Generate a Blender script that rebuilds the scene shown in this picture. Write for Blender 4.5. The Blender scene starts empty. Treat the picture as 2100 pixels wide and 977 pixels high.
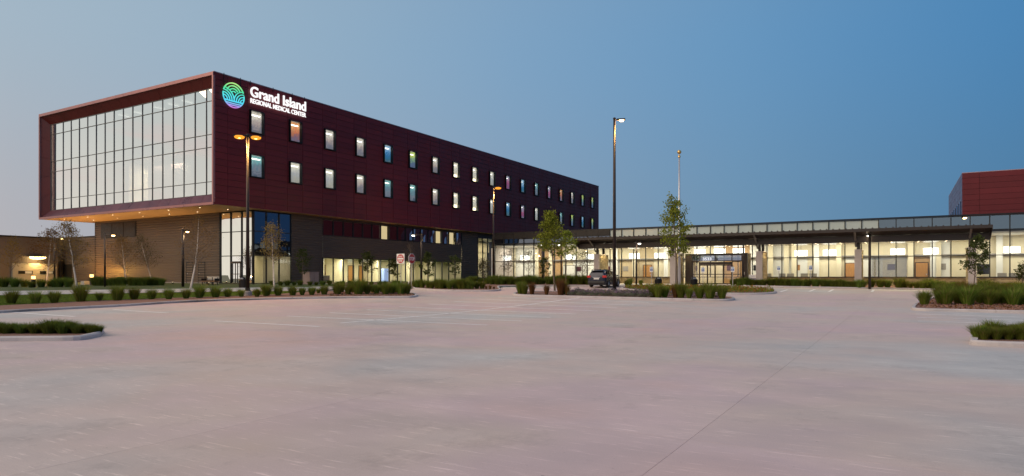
import bpy, bmesh, math, random
from mathutils import Vector, Matrix
random.seed(7)
SC = bpy.context.scene
COL = SC.collection
R = math.radians

# ---------------------------------------------------------------- camera
EYE = 1.9          # camera height above the parking lot
FPX = 1360.0       # focal length in pixels of the 2100 px wide picture
HORI = 568.0
cam_d = bpy.data.cameras.new('camera')
cam = bpy.data.objects.new('camera', cam_d); COL.objects.link(cam)
cam.location = (0, 0, EYE); cam.rotation_euler = (R(90), 0, 0)
cam_d.sensor_width = 36; cam_d.lens = FPX / 2100 * 36
cam_d.shift_y = (HORI - 488.5) / 2100
cam_d.clip_start = .1; cam_d.clip_end = 5000
SC.camera = cam

# ---------------------------------------------------------------- render look
SC.view_settings.view_transform = 'Standard'
SC.view_settings.look = 'None'
SC.view_settings.exposure = 0.0
SC.view_settings.gamma = 1.0
SC.render.engine = 'CYCLES'
SC.cycles.use_denoising = True
SC.cycles.max_bounces = 7
SC.cycles.transparent_max_bounces = 24
SC.cycles.sample_clamp_indirect = 4.0
SC.cycles.caustics_reflective = False
SC.cycles.caustics_refractive = False

def srgb(r, g, b):
    f = lambda c: (c / 255 / 12.92) if c / 255 <= .04045 else ((c / 255 + .055) / 1.055) ** 2.4
    return (f(r), f(g), f(b), 1)

# ---------------------------------------------------------------- dusk sky
W = bpy.data.worlds.new('World'); SC.world = W; W.use_nodes = True
nt = W.node_tree; nt.nodes.clear()
def N(t, **k):
    n = nt.nodes.new(t)
    for a, b in k.items(): setattr(n, a, b)
    return n
def ramp(node, stops):
    cr = node.color_ramp
    while len(cr.elements) > 1: cr.elements.remove(cr.elements[-1])
    cr.elements[0].position = stops[0][0]; cr.elements[0].color = stops[0][1]
    for p, c in stops[1:]:
        e = cr.elements.new(p); e.color = c
tc = N('ShaderNodeTexCoord'); sep = N('ShaderNodeSeparateXYZ')
nt.links.new(tc.outputs['Generated'], sep.inputs[0])
def mth(op, a, b=None, c=None):
    n = N('ShaderNodeMath', operation=op)
    for i, x in enumerate((a, b, c)):
        if x is None: continue
        if isinstance(x, (int, float)): n.inputs[i].default_value = x
        else: nt.links.new(x, n.inputs[i])
    return n.outputs[0]
hl = mth('SQRT', mth('ADD', mth('MULTIPLY', sep.outputs[0], sep.outputs[0]), mth('MULTIPLY', sep.outputs[1], sep.outputs[1])))
az = mth('MULTIPLY_ADD', mth('DIVIDE', sep.outputs[0], mth('MAXIMUM', hl, .02)), .5, .5)     # 0 west .. 1 east
r_h = N('ShaderNodeValToRGB'); r_m = N('ShaderNodeValToRGB')
# the band at the horizon
ramp(r_h, [(0, srgb(232, 224, 212)), (.10, srgb(205, 194, 186)), (.20, srgb(178, 176, 181)), (.34, srgb(158, 168, 183)), (.5, srgb(137, 158, 179)), (.66, srgb(112, 146, 174)), (.80, srgb(84, 126, 160)), (1, srgb(56, 88, 124))])
# the band about 20 degrees up
ramp(r_m, [(0, srgb(192, 205, 205)), (.10, srgb(180, 197, 206)), (.20, srgb(162, 182, 198)), (.34, srgb(147, 174, 196)), (.5, srgb(126, 162, 194)), (.66, srgb(104, 150, 190)), (.80, srgb(78, 134, 182)), (1, srgb(52, 100, 150))])
nt.links.new(az, r_h.inputs[0]); nt.links.new(az, r_m.inputs[0])
ze = N('ShaderNodeRGB'); ze.outputs[0].default_value = srgb(136, 152, 176)
el = mth('DIVIDE', mth('MAXIMUM', sep.outputs[2], 0), 1.0)
def smooth(x, a, b):
    n = N('ShaderNodeMapRange', interpolation_type='SMOOTHSTEP')
    n.inputs[1].default_value = a; n.inputs[2].default_value = b
    nt.links.new(x, n.inputs[0]); return n.outputs[0]
def mixc(f, a, b):
    n = N('ShaderNodeMix', data_type='RGBA')
    nt.links.new(f, n.inputs['Factor']); nt.links.new(a, n.inputs['A']); nt.links.new(b, n.inputs['B'])
    return n.outputs['Result']
c1 = mixc(smooth(el, 0.0, .34), r_h.outputs[0], r_m.outputs[0])
c2 = mixc(smooth(el, .3, .95), c1, ze.outputs[0])
# thin drifting clouds, stronger over the sunset
mp = N('ShaderNodeMapping'); mp.inputs['Scale'].default_value = (1.6, 1.6, 9)
nt.links.new(tc.outputs['Generated'], mp.inputs[0])
no = N('ShaderNodeTexNoise'); no.inputs['Scale'].default_value = 2.6; no.inputs['Detail'].default_value = 6
nt.links.new(mp.outputs[0], no.inputs['Vector'])
cl = smooth(no.outputs[0], .5, .72)
west = smooth(mth('SUBTRACT', 1.0, az), .84, 1.0)
cf = mth('MULTIPLY', cl, mth('MULTIPLY', west, .6))
cc = N('ShaderNodeRGB'); cc.outputs[0].default_value = srgb(225, 205, 200)
c3 = mixc(cf, c2, cc.outputs[0])
bg = N('ShaderNodeBackground'); bg.inputs[1].default_value = 1.0
nt.links.new(c3, bg.inputs[0])
wo = N('ShaderNodeOutputWorld'); nt.links.new(bg.outputs[0], wo.inputs[0])

# the last of the daylight comes from the west, low and very soft
sl = bpy.data.lights.new('sun', 'SUN'); sl.energy = 2.0; sl.angle = R(60); sl.color = (1.0, .74, .50)
so = bpy.data.objects.new('sun', sl); COL.objects.link(so)
sd = Vector((-.78, -.42, .62)).normalized()
so.rotation_euler = sd.to_track_quat('Z', 'Y').to_euler()

# ---------------------------------------------------------------- places
ZP = ((28, 0), (32, .015), (36, .07), (40, .165), (44, .285), (48, .415), (52, .55), (56, .685), (60, .81), (64, .94), (68, 1.04), (72, 1.1))
BP = tuple(p[0] for p in ZP)
def zg(Y):
    if Y <= ZP[0][0]: return 0.0
    for (a, za), (b, zb) in zip(ZP, ZP[1:]):
        if Y <= b: return za + (zb - za) * (Y - a) / (b - a)
    return 1.1
def G(px, py):
    """ground point seen at a place of the 2100 px wide picture"""
    lo, hi = 2.0, 400.0
    for _ in range(50):
        m = (lo + hi) / 2
        if FPX * (EYE - zg(m)) / m > py - HORI: lo = m
        else: hi = m
    return Vector(((px - 1050) / FPX * lo, lo, zg(lo)))
def D(px, d):
    return Vector(((px - 1050) / FPX * d, d, zg(d)))
U = Vector((.507, .862, 0)).normalized(); V = Vector((-U.y, U.x, 0))
TH = math.atan2(U.y, U.x)
A0 = Vector((-28.35, 63, 1.1))           # tower: local x along U, local y along V
L0 = Vector((21.2, 72, 1.1))             # lobby: local x along -V, local y along U
def s_of(px):   # along tower right facade
    k = (px - 1050) / FPX
    return (28.35 + 63 * k) / (U.x - U.y * k)
def w_of(px, y=0.0):   # along lobby front, y metres behind the glass
    k = (px - 1050) / FPX
    X0 = L0.x + U.x * y; Y0 = L0.y + U.y * y
    return (k * Y0 - X0) / (U.y + U.x * k)

# ---------------------------------------------------------------- mesh helpers
class MB:
    def __init__(s): s.v = []; s.f = []; s.m = []; s.sm = False
    def add(s, vs, fs, mi=0):
        o = len(s.v); s.v += [tuple(p) for p in vs]; s.f += [tuple(i + o for i in f) for f in fs]; s.m += [mi] * len(fs)
    def box(s, x0, x1, y0, y1, z0, z1, mi=0):
        s.add([(x0,y0,z0),(x1,y0,z0),(x1,y1,z0),(x0,y1,z0),(x0,y0,z1),(x1,y0,z1),(x1,y1,z1),(x0,y1,z1)],
              [(0,3,2,1),(4,5,6,7),(0,1,5,4),(1,2,6,5),(2,3,7,6),(3,0,4,7)], mi)
        return s
    def quad(s, a, b, c, d, mi=0): s.add([a, b, c, d], [(0,1,2,3)], mi); return s
    def prism(s, poly, y0, y1, mi=0):      # poly in xz, extruded over y
        n = len(poly)
        vs = [(p[0], y0, p[1]) for p in poly] + [(p[0], y1, p[1]) for p in poly]
        fs = [tuple(range(n)), tuple(range(2*n-1, n-1, -1))] + [(i, i+n, (i+1)%n+n, (i+1)%n) for i in range(n)]
        s.add(vs, fs, mi); return s
    def tube(s, pts, rs, n=8, caps=True, mi=0):
        pts = [Vector(p) for p in pts]
        if isinstance(rs, (int, float)): rs = [rs] * len(pts)
        vs = []; fs = []
        for i, p in enumerate(pts):
            d = (pts[min(i+1, len(pts)-1)] - pts[max(i-1, 0)]).normalized()
            a = d.orthogonal().normalized() if abs(d.z) < .95 else Vector((1,0,0)).cross(d).normalized()
            if abs(d.z) < .95: a = Vector((0,0,1)).cross(d).normalized()
            b = d.cross(a)
            for k in range(n):
                t = 2*math.pi*k/n
                vs.append(p + (a*math.cos(t) + b*math.sin(t)) * rs[i])
        for i in range(len(pts)-1):
            for k in range(n):
                fs.append((i*n+k, i*n+(k+1)%n, (i+1)*n+(k+1)%n, (i+1)*n+k))
        if caps:
            fs.append(tuple(range(n-1, -1, -1))); fs.append(tuple(range((len(pts)-1)*n, len(pts)*n)))
        s.add(vs, fs, mi); return s
    def lathe(s, prof, n=16, c=(0,0,0), mi=0):   # prof: (r, z)
        pts = [(c[0], c[1], c[2] + z) for r, z in prof]
        vs = []; fs = []
        for r, z in prof:
            for k in range(n):
                t = 2*math.pi*k/n
                vs.append((c[0] + r*math.cos(t), c[1] + r*math.sin(t), c[2] + z))
        for i in range(len(prof)-1):
            for k in range(n):
                fs.append((i*n+k, i*n+(k+1)%n, (i+1)*n+(k+1)%n, (i+1)*n+k))
        fs.append(tuple(range(n-1, -1, -1))); fs.append(tuple(range((len(prof)-1)*n, len(prof)*n)))
        s.add(vs, fs, mi); return s
    def mesh(s, name, mats):
        me = bpy.data.meshes.new(name); me.from_pydata(s.v, [], s.f)
        if not isinstance(mats, (list, tuple)): mats = [mats]
        for m in mats: me.materials.append(m)
        if len(mats) > 1: me.polygons.foreach_set('material_index', s.m)
        if s.sm: me.polygons.foreach_set('use_smooth', [True]*len(s.f))
        me.update(); return me
    def build(s, name, mats, parent=None, bevel=0):
        o = bpy.data.objects.new(name, s.mesh(name, mats)); COL.objects.link(o)
        if parent is not None: o.parent = parent
        if bevel:
            b = o.modifiers.new('bevel', 'BEVEL'); b.width = bevel; b.segments = 2; b.limit_method = 'ANGLE'
        return o
def smooth_mb():
    m = MB(); m.sm = True; return m
def inst(name, me, parent=None, loc=(0,0,0), rz=0, sc=1):
    o = bpy.data.objects.new(name, me); COL.objects.link(o)
    if parent is not None: o.parent = parent
    o.location = loc; o.rotation_euler = (0, 0, rz)
    o.scale = (sc, sc, sc) if isinstance(sc, (int, float)) else sc
    return o
def tag(o, label=None, cat=None, group=None, kind=None):
    if label: o['label'] = label
    if cat: o['category'] = cat
    if group: o['group'] = group
    if kind: o['kind'] = kind
    return o
def empty(name, loc=(0,0,0), rz=0, label=None, cat=None, group=None):
    o = bpy.data.objects.new(name, None); COL.objects.link(o)
    o.location = loc; o.rotation_euler = (0, 0, rz); o.empty_display_size = .3
    return tag(o, label, cat, group)
def struct(o): o['kind'] = 'structure'; return o
def copy_tree(o, parent=None):
    c = o.copy(); COL.objects.link(c); c.parent = parent
    for ch in list(KIDS(o)): copy_tree(ch, c)
    return c
def KIDS(o): return [x for x in COL.objects if x.parent == o]
ORD = ['first','second','third','fourth','fifth','sixth','seventh','eighth','ninth','tenth','eleventh','twelfth','thirteenth','fourteenth','fifteenth','sixteenth','seventeenth','eighteenth','nineteenth','twentieth']
def ordn(i):
    if i < 20: return ORD[i]
    t = ['twenty','thirty','forty','fifty'][i//10 - 1 - (1 if (i+1) % 10 == 0 and False else 0)] if True else ''
    n = i + 1
    tens = {2:'twenty',3:'thirty',4:'forty',5:'fifty'}[n//10]
    if n % 10 == 0: return {20:'twentieth',30:'thirtieth',40:'fortieth',50:'fiftieth'}[n]
    return tens + '-' + ORD[n%10-1]

# ---------------------------------------------------------------- materials
def pbr(name, col, rough=.6, metal=0, var=.0, vscale=3, bump=0, bscale=20, stretch=(1,1,1), rnd=0, spec=.5, emit=None, es=0):
    m = bpy.data.materials.new(name); m.use_nodes = True
    t = m.node_tree; b = t.nodes['Principled BSDF']
    b.inputs['Roughness'].default_value = rough; b.inputs['Metallic'].default_value = metal
    b.inputs['Specular IOR Level'].default_value = spec
    b.inputs['Base Color'].default_value = (*col[:3], 1)
    if emit:
        b.inputs['Emission Color'].default_value = (*emit[:3], 1); b.inputs['Emission Strength'].default_value = es
    L = t.links.new
    if var or bump:
        g = t.nodes.new('ShaderNodeTexCoord'); mp = t.nodes.new('ShaderNodeMapping'); mp.inputs['Scale'].default_value = stretch
        L(g.outputs['Object'], mp.inputs[0])
    src = None
    if var:
        n = t.nodes.new('ShaderNodeTexNoise'); n.inputs['Scale'].default_value = vscale; n.inputs['Detail'].default_value = 6; n.inputs['Roughness'].default_value = .65
        L(mp.outputs[0], n.inputs['Vector'])
        r = t.nodes.new('ShaderNodeMapRange'); r.inputs[1].default_value = .3; r.inputs[2].default_value = .7
        r.inputs[3].default_value = 1 - var; r.inputs[4].default_value = 1 + var
        L(n.outputs[0], r.inputs[0]); src = r.outputs[0]
        rr = t.nodes.new('ShaderNodeMapRange'); rr.inputs[1].default_value = .3; rr.inputs[2].default_value = .7
        rr.inputs[3].default_value = max(rough - .12, 0.02); rr.inputs[4].default_value = min(rough + .1, 1)
        L(n.outputs[0], rr.inputs[0]); L(rr.outputs[0], b.inputs['Roughness'])
    if rnd:
        oi = t.nodes.new('ShaderNodeObjectInfo'); r2 = t.nodes.new('ShaderNodeMapRange')
        r2.inputs[3].default_value = 1 - rnd; r2.inputs[4].default_value = 1 + rnd
        L(oi.outputs['Random'], r2.inputs[0])
        if src:
            mm = t.nodes.new('ShaderNodeMath'); mm.operation = 'MULTIPLY'; L(src, mm.inputs[0]); L(r2.outputs[0], mm.inputs[1]); src = mm.outputs[0]
        else: src = r2.outputs[0]
    if src:
        h = t.nodes.new('ShaderNodeHueSaturation'); h.inputs['Color'].default_value = (*col[:3], 1)
        L(src, h.inputs['Value']); L(h.outputs[0], b.inputs['Base Color'])
    if bump:
        n2 = t.nodes.new('ShaderNodeTexNoise'); n2.inputs['Scale'].default_value = bscale; n2.inputs['Detail'].default_value = 5
        L(mp.outputs[0], n2.inputs['Vector'])
        bp = t.nodes.new('ShaderNodeBump'); bp.inputs['Strength'].default_value = bump; bp.inputs['Distance'].default_value = .03
        L(n2.outputs[0], bp.inputs['Height']); L(bp.outputs[0], b.inputs['Normal'])
    return m
def glow(name, col, st):
    m = bpy.data.materials.new(name); m.use_nodes = True; t = m.node_tree; t.nodes.clear()
    e = t.nodes.new('ShaderNodeEmission'); e.inputs[0].default_value = (*col[:3], 1); e.inputs[1].default_value = st
    o = t.nodes.new('ShaderNodeOutputMaterial'); t.links.new(e.outputs[0], o.inputs[0]); return m
def glass(name, refl, tint=(.9,.95,.93), gcol=(1,1,1), rough=0.0, fres=1.0, wav=0.0):
    """a pane: part mirror, part see-through; refl is the reflection seen straight on"""
    m = bpy.data.materials.new(name); m.use_nodes = True; t = m.node_tree; t.nodes.clear()
    L = t.links.new
    tr = t.nodes.new('ShaderNodeBsdfTransparent'); tr.inputs[0].default_value = (*tint, 1)
    gl = t.nodes.new('ShaderNodeBsdfGlossy'); gl.inputs[0].default_value = (*gcol, 1); gl.inputs['Roughness'].default_value = rough
    fr = t.nodes.new('ShaderNodeFresnel'); fr.inputs[0].default_value = 1.5
    ma = t.nodes.new('ShaderNodeMath'); ma.operation = 'MULTIPLY_ADD'; ma.inputs[1].default_value = fres; ma.inputs[2].default_value = refl; ma.use_clamp = True
    L(fr.outputs[0], ma.inputs[0])
    mx = t.nodes.new('ShaderNodeMixShader'); L(ma.outputs[0], mx.inputs[0]); L(tr.outputs[0], mx.inputs[1]); L(gl.outputs[0], mx.inputs[2])
    if wav:
        g = t.nodes.new('ShaderNodeTexCoord'); n = t.nodes.new('ShaderNodeTexNoise'); n.inputs['Scale'].default_value = .7; n.inputs['Detail'].default_value = 1
        L(g.outputs['Object'], n.inputs['Vector'])
        bp = t.nodes.new('ShaderNodeBump'); bp.inputs['Strength'].default_value = wav; bp.inputs['Distance'].default_value = .02
        L(n.outputs[0], bp.inputs['Height']); L(bp.outputs[0], gl.inputs['Normal'])
    o = t.nodes.new('ShaderNodeOutputMaterial'); L(mx.outputs[0], o.inputs[0]); return m

M = {}
M['red'] = pbr('red_panel', (.128, .014, .020), .5, .0, .10, .35, rnd=.10, spec=.3)
M['red_dark'] = pbr('panel_backing', (.02, .006, .008), .8)
M['rim'] = pbr('rim_metal', (.34, .15, .15), .35, .5, .06, .5)
M['reveal'] = pbr('reveal_red', (.125, .013, .013), .5, .0, .08, .5, rnd=.08)
M['sillp'] = pbr('sill_purple', (.12, .035, .065), .35, .4, .06, .5, rnd=.08)
M['coping'] = pbr('coping', (.45, .30, .32), .35, .5)
M['black'] = pbr('black_metal', (.014, .014, .016), .4, .4, .1, 2)
M['bronze'] = pbr('bronze_metal', (.045, .035, .030), .42, .5, .12, 2)
M['mull_l'] = pbr('mullion_grey', (.10, .10, .105), .4, .4)
M['mull'] = pbr('mullion_dark', (.03, .032, .034), .4, .6)
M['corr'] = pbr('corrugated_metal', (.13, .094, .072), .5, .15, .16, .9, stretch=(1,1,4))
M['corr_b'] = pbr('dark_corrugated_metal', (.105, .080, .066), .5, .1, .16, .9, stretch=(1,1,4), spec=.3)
M['corr2'] = pbr('corrugated_metal_service', (.20, .165, .145), .5, .3, .12, .7, stretch=(1,1,4))
M['soffit'] = pbr('tan_soffit', (.62, .38, .19), .45, .1, .06, 1)
M['soffit2'] = pbr('canopy_soffit', (.42, .34, .26), .22, .3, .06, 1)
M['canopy'] = pbr('canopy_steel', (.034, .027, .025), .5, .2, .15, 1)
M['roof'] = pbr('roof_membrane', (.12, .12, .12), .8, 0, .1, 1)
M['conc'] = pbr('cast_concrete', (.40, .37, .35), .8, 0, .12, 2, .25, 25)
M['pier'] = pbr('pier_concrete', (.44, .39, .37), .8, 0, .08, 2, .2, 25)
M['cream'] = pbr('interior_wall', (.72, .65, .48), .8, 0, .05, .6, rnd=.04)
M['white'] = pbr('white_paint', (.75, .75, .72), .6)
M['ifloor'] = pbr('interior_floor', (.42, .36, .28), .3, 0, .06, 1)
M['iceil'] = pbr('interior_ceiling', (.75, .72, .64), .8)
M['wood'] = pbr('wood_door', (.42, .20, .055), .45, 0, .18, 3, stretch=(6,6,1))
M['greypaint'] = pbr('grey_partition', (.30, .28, .26), .5)
M['offwhite'] = pbr('service_lower_wall', (.62, .54, .38), .7, 0, .05, 1)
M['gl_mirror'] = glass('reflective_glass', .76, (.70, .74, .72), (1, 1, 1), wav=.05)
M['gl_clear'] = glass('clear_glass', .02, (.90, .93, .90), wav=.04)
M['gl_dark'] = glass('tinted_glass', .22, (.10, .11, .14), (.70, .80, 1), wav=.05)
M['gl_win'] = glass('window_glass', .16, (.85, .88, .9), (.9,.95,1))
M['gl_frost'] = None
M['steel'] = pbr('galvanised_steel', (.45, .45, .45), .4, .7)
M['silver'] = pbr('pole_aluminium', (.62, .63, .66), .3, .6)
M['pole'] = pbr('dark_pole', (.040, .030, .028), .42, .4, .1, 3)
M['gold'] = pbr('gold_ball', (.75, .50, .18), .3, .9)
M['bark'] = pbr('bark', (.16, .12, .09), .9, 0, .3, 8, .5, 20)
M['birch'] = pbr('birch_bark', (.62, .57, .52), .8, 0, .35, 6, .3, 20, stretch=(1,1,5))
M['lensw'] = glow('warm_lens', (1, .62, .22), 14)
M['lenso'] = glow('orange_lens', (1, .52, .13), 60)
M['lensc'] = glow('cool_lens', (1, .93, .78), 10)
M['drum'] = glow('drum_shade', (1, .97, .88), 3.2)
M['downl'] = glow('downlight_lens', (1, .80, .50), 5)

def concrete_mat(name, base, streak=.16):
    m = bpy.data.materials.new(name); m.use_nodes = True; t = m.node_tree; L = t.links.new
    b = t.nodes['Principled BSDF']; b.inputs['Roughness'].default_value = .62; b.inputs['Specular IOR Level'].default_value = .4
    g = t.nodes.new('ShaderNodeNewGeometry')
    mr = t.nodes.new('ShaderNodeMapping'); mr.inputs['Rotation'].default_value = (0, 0, -TH)
    L(g.outputs['Position'], mr.inputs[0])
    def noise(sc, det, stretch=(1,1,1), rough=.6):
        mp = t.nodes.new('ShaderNodeMapping'); mp.inputs['Scale'].default_value = stretch; L(mr.outputs[0], mp.inputs[0])
        n = t.nodes.new('ShaderNodeTexNoise'); n.inputs['Scale'].default_value = sc; n.inputs['Detail'].default_value = det; n.inputs['Roughness'].default_value = rough
        L(mp.outputs[0], n.inputs['Vector']); return n
    def mr_(x, a, b_, c, d):
        r = t.nodes.new('ShaderNodeMapRange'); r.inputs[1].default_value = a; r.inputs[2].default_value = b_; r.inputs[3].default_value = c; r.inputs[4].default_value = d
        L(x, r.inputs[0]); return r.outputs[0]
    def mul(a, b_):
        k = t.nodes.new('ShaderNodeMath'); k.operation = 'MULTIPLY'; L(a, k.inputs[0]); L(b_, k.inputs[1]); return k.outputs[0]
    # broad tints: slightly pink, slightly green grey
    n0 = noise(.085, 3)
    cr = t.nodes.new('ShaderNodeValToRGB'); ramp(cr, [(.28, (base[0]*1.08, base[1]*.91, base[2]*.88, 1)), (.42, (base[0]*1.0, base[1]*.955, base[2]*1.05, 1)), (.50, (*base, 1)), (.66, (base[0]*.88, base[1]*1.06, base[2]*1.14, 1))])
    L(n0.outputs[0], cr.inputs[0])
    n1 = noise(1.1, 7, (1,.5,1)); n2 = noise(3.2, 5, (5.5, .45, 1), .7); n3 = noise(60, 3)
    v = mul(mr_(n1.outputs[0], .3, .7, .90, 1.08), mr_(n3.outputs[0], .3, .7, .94, 1.06))
    # broom strokes drawn across each slab leave thin pale streaks
    v = mul(v, mr_(n2.outputs[0], .57, .68, 1.0, 1 + streak))
    n4 = noise(.35, 6, (1,1,1), .8)
    v = mul(v, mr_(n4.outputs[0], .55, .70, 1.0, .80))
    n5 = noise(9, 2, (1,1,1), .5)
    v = mul(v, mr_(n5.outputs[0], .74, .80, 1.0, .62))
    oi = t.nodes.new('ShaderNodeObjectInfo'); v = mul(v, mr_(oi.outputs['Random'], 0, 1, .975, 1.025))
    h = t.nodes.new('ShaderNodeHueSaturation'); L(cr.outputs[0], h.inputs['Color']); L(v, h.inputs['Value']); L(h.outputs[0], b.inputs['Base Color'])
    L(mr_(n1.outputs[0], .3, .7, .5, .75), b.inputs['Roughness'])
    bp = t.nodes.new('ShaderNodeBump'); bp.inputs['Strength'].default_value = .35; bp.inputs['Distance'].default_value = .01
    L(n2.outputs[0], bp.inputs['Height']); L(bp.outputs[0], b.inputs['Normal'])
    return m
M['lot'] = concrete_mat('lot_concrete', (.60, .485, .435), .36)
M['lotbase'] = pbr('joint_dirt', (.50, .42, .38), .9, 0, .2, 1)
M['walk'] = concrete_mat('walk_concrete', (.50, .45, .43), .06)
M['curb'] = pbr('curb_concrete', (.50, .46, .46), .75, 0, .14, 1.2, .2, 30)
M['lawn'] = pbr('lawn', (.055, .085, .022), .9, 0, .35, 1.5, .8, 30)
M['field'] = pbr('field', (.07, .08, .035), .95, 0, .3, .05)
def mulch():
    m = pbr('mulch', (.25, .135, .10), .95, 0, .5, 9, 1.0, 25); return m
M['mulch'] = mulch()
M['line'] = pbr('line_paint', (.86, .84, .82), .7, 0, .2, 4)
def stone():
    m = bpy.data.materials.new('split_stone'); m.use_nodes = True; t = m.node_tree; L = t.links.new
    b = t.nodes['Principled BSDF']; b.inputs['Roughness'].default_value = .85
    g = t.nodes.new('ShaderNodeTexCoord')
    mp = t.nodes.new('ShaderNodeMapping'); mp.inputs['Scale'].default_value = (2.2, 2.2, 5.0); L(g.outputs['Object'], mp.inputs[0])
    vo = t.nodes.new('ShaderNodeTexVoronoi'); vo.inputs['Scale'].default_value = 1.0; L(mp.outputs[0], vo.inputs['Vector'])
    ed = t.nodes.new('ShaderNodeTexVoronoi'); ed.feature = 'DISTANCE_TO_EDGE'; L(mp.outputs[0], ed.inputs['Vector'])
    cr = t.nodes.new('ShaderNodeValToRGB'); ramp(cr, [(0, (.34, .26, .15, 1)), (.5, (.52, .43, .27, 1)), (1, (.44, .32, .18, 1))])
    sp = t.nodes.new('ShaderNodeSeparateColor'); L(vo.outputs['Color'], sp.inputs[0]); L(sp.outputs[0], cr.inputs[0]); L(cr.outputs[0], b.inputs['Base Color'])
    r = t.nodes.new('ShaderNodeMapRange'); r.inputs[2].default_value = .12; L(ed.outputs['Distance'], r.inputs[0])
    bp = t.nodes.new('ShaderNodeBump'); bp.inputs['Strength'].default_value = 1; bp.inputs['Distance'].default_value = .04; L(r.outputs[0], bp.inputs['Height']); L(bp.outputs[0], b.inputs['Normal'])
    return m
M['stone'] = stone()
def frost():
    m = pbr('spandrel_glass', (.36, .40, .37), .12, 0, spec=.9); return m
M['gl_frost'] = frost()
def leafmat(name, c, rnd=.25):
    m = bpy.data.materials.new(name); m.use_nodes = True; t = m.node_tree; L = t.links.new; t.nodes.clear()
    d = t.nodes.new('ShaderNodeBsdfDiffuse'); tl = t.nodes.new('ShaderNodeBsdfTranslucent'); mx = t.nodes.new('ShaderNodeMixShader'); mx.inputs[0].default_value = .35
    g = t.nodes.new('ShaderNodeNewGeometry'); oi = t.nodes.new('ShaderNodeObjectInfo')
    r = t.nodes.new('ShaderNodeMapRange'); r.inputs[3].default_value = 1 - rnd*1.4; r.inputs[4].default_value = 1 + rnd*1.6; L(g.outputs['Random Per Island'], r.inputs[0])
    r2 = t.nodes.new('ShaderNodeMapRange'); r2.inputs[3].default_value = .8; r2.inputs[4].default_value = 1.2; L(oi.outputs['Random'], r2.inputs[0])
    mu = t.nodes.new('ShaderNodeMath'); mu.operation = 'MULTIPLY'; L(r.outputs[0], mu.inputs[0]); L(r2.outputs[0], mu.inputs[1])
    hr = t.nodes.new('ShaderNodeMapRange'); hr.inputs[3].default_value = .48; hr.inputs[4].default_value = .52; L(oi.outputs['Random'], hr.inputs[0])
    h = t.nodes.new('ShaderNodeHueSaturation'); h.inputs['Color'].default_value = (*c, 1); L(mu.outputs[0], h.inputs['Value']); L(hr.outputs[0], h.inputs['Hue'])
    L(h.outputs[0], d.inputs[0]); L(h.outputs[0], tl.inputs[0]); L(d.outputs[0], mx.inputs[1]); L(tl.outputs[0], mx.inputs[2])
    o = t.nodes.new('ShaderNodeOutputMaterial'); L(mx.outputs[0], o.inputs[0]); return m
M['grass'] = leafmat('grass_blades', (.16, .21, .034))
M['grass_br'] = leafmat('grass_blades_brown', (.20, .105, .040))
M['grass_dk'] = leafmat('dark_grass_blades', (.13, .17, .034))
M['catmint'] = leafmat('catmint_leaves', (.17, .18, .13))
M['catmint_fl'] = leafmat('catmint_flowers', (.26, .17, .26))
M['leaf'] = leafmat('tree_leaves', (.22, .27, .04))
M['leaf_dk'] = leafmat('dark_tree_leaves', (.07, .085, .028))
M['leaf_au'] = leafmat('autumn_leaves', (.24, .16, .06))
M['leaf_sp'] = leafmat('sparse_leaves', (.10, .085, .05))
M['fl_or'] = leafmat('orange_flowers', (.32, .11, .035))

# ---------------------------------------------------------------- lamps helpers
def point(loc, e, col, r=.08, parent=None, name='bulb_light'):
    l = bpy.data.lights.new(name, 'POINT'); l.energy = e; l.color = col; l.shadow_soft_size = r
    o = bpy.data.objects.new(name, l); COL.objects.link(o); o.location = loc
    if parent is not None: o.parent = parent
    return o
def spot(loc, e, col, ang=110, blend=.8, parent=None, r=.06, rot=(0,0,0), name='spot_light'):
    l = bpy.data.lights.new(name, 'SPOT'); l.energy = e; l.color = col; l.spot_size = R(ang); l.spot_blend = blend; l.shadow_soft_size = r
    o = bpy.data.objects.new(name, l); COL.objects.link(o); o.location = loc; o.rotation_euler = rot
    if parent is not None: o.parent = parent
    return o
def area(loc, sx, sy, e, col, parent=None, rot=(0,0,0), name='ceiling_light'):
    l = bpy.data.lights.new(name, 'AREA'); l.shape = 'RECTANGLE'; l.size = sx; l.size_y = sy; l.energy = e; l.color = col
    o = bpy.data.objects.new(name, l); COL.objects.link(o); o.location = loc; o.rotation_euler = rot
    if parent is not None: o.parent = parent
    return o
# ================================================================ ground
def drape_obj(name, poly, zoff, mat, subd=BP, parent=None):
    bm = bmesh.new()
    vs = [bm.verts.new((p[0], p[1], 0)) for p in poly]
    bm.faces.new(vs)
    for y in subd:
        bmesh.ops.bisect_plane(bm, geom=bm.verts[:] + bm.edges[:] + bm.faces[:], plane_co=(0, y, 0), plane_no=(0, 1, 0))
    bmesh.ops.triangulate(bm, faces=bm.faces[:])
    for v in bm.verts: v.co.z = zg(v.co.y) + zoff
    bmesh.ops.recalc_face_normals(bm, faces=bm.faces[:])
    for f in bm.faces:
        if f.normal.z < 0: f.normal_flip()
    me = bpy.data.meshes.new(name); bm.to_mesh(me); bm.free(); me.materials.append(mat)
    o = bpy.data.objects.new(name, me); COL.objects.link(o)
    if parent is not None: o.parent = parent
    return o
def smooth_line(pts, closed=False, n=5):
    out = []; L = len(pts)
    for i in range(L if closed else L - 1):
        g = lambda k: pts[k % L] if closed else pts[min(max(k, 0), L-1)]
        p0, p1, p2, p3 = g(i-1), g(i), g(i+1), g(i+2)
        for j in range(n):
            t = j / n
            out.append(.5*((2*p1) + (p2-p0)*t + (2*p0-5*p1+4*p2-p3)*t*t + (3*p1-p0-3*p2+p3)*t**3))
    if not closed: out.append(pts[-1])
    return [Vector((p.x, p.y, 0)) for p in out]
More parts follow.
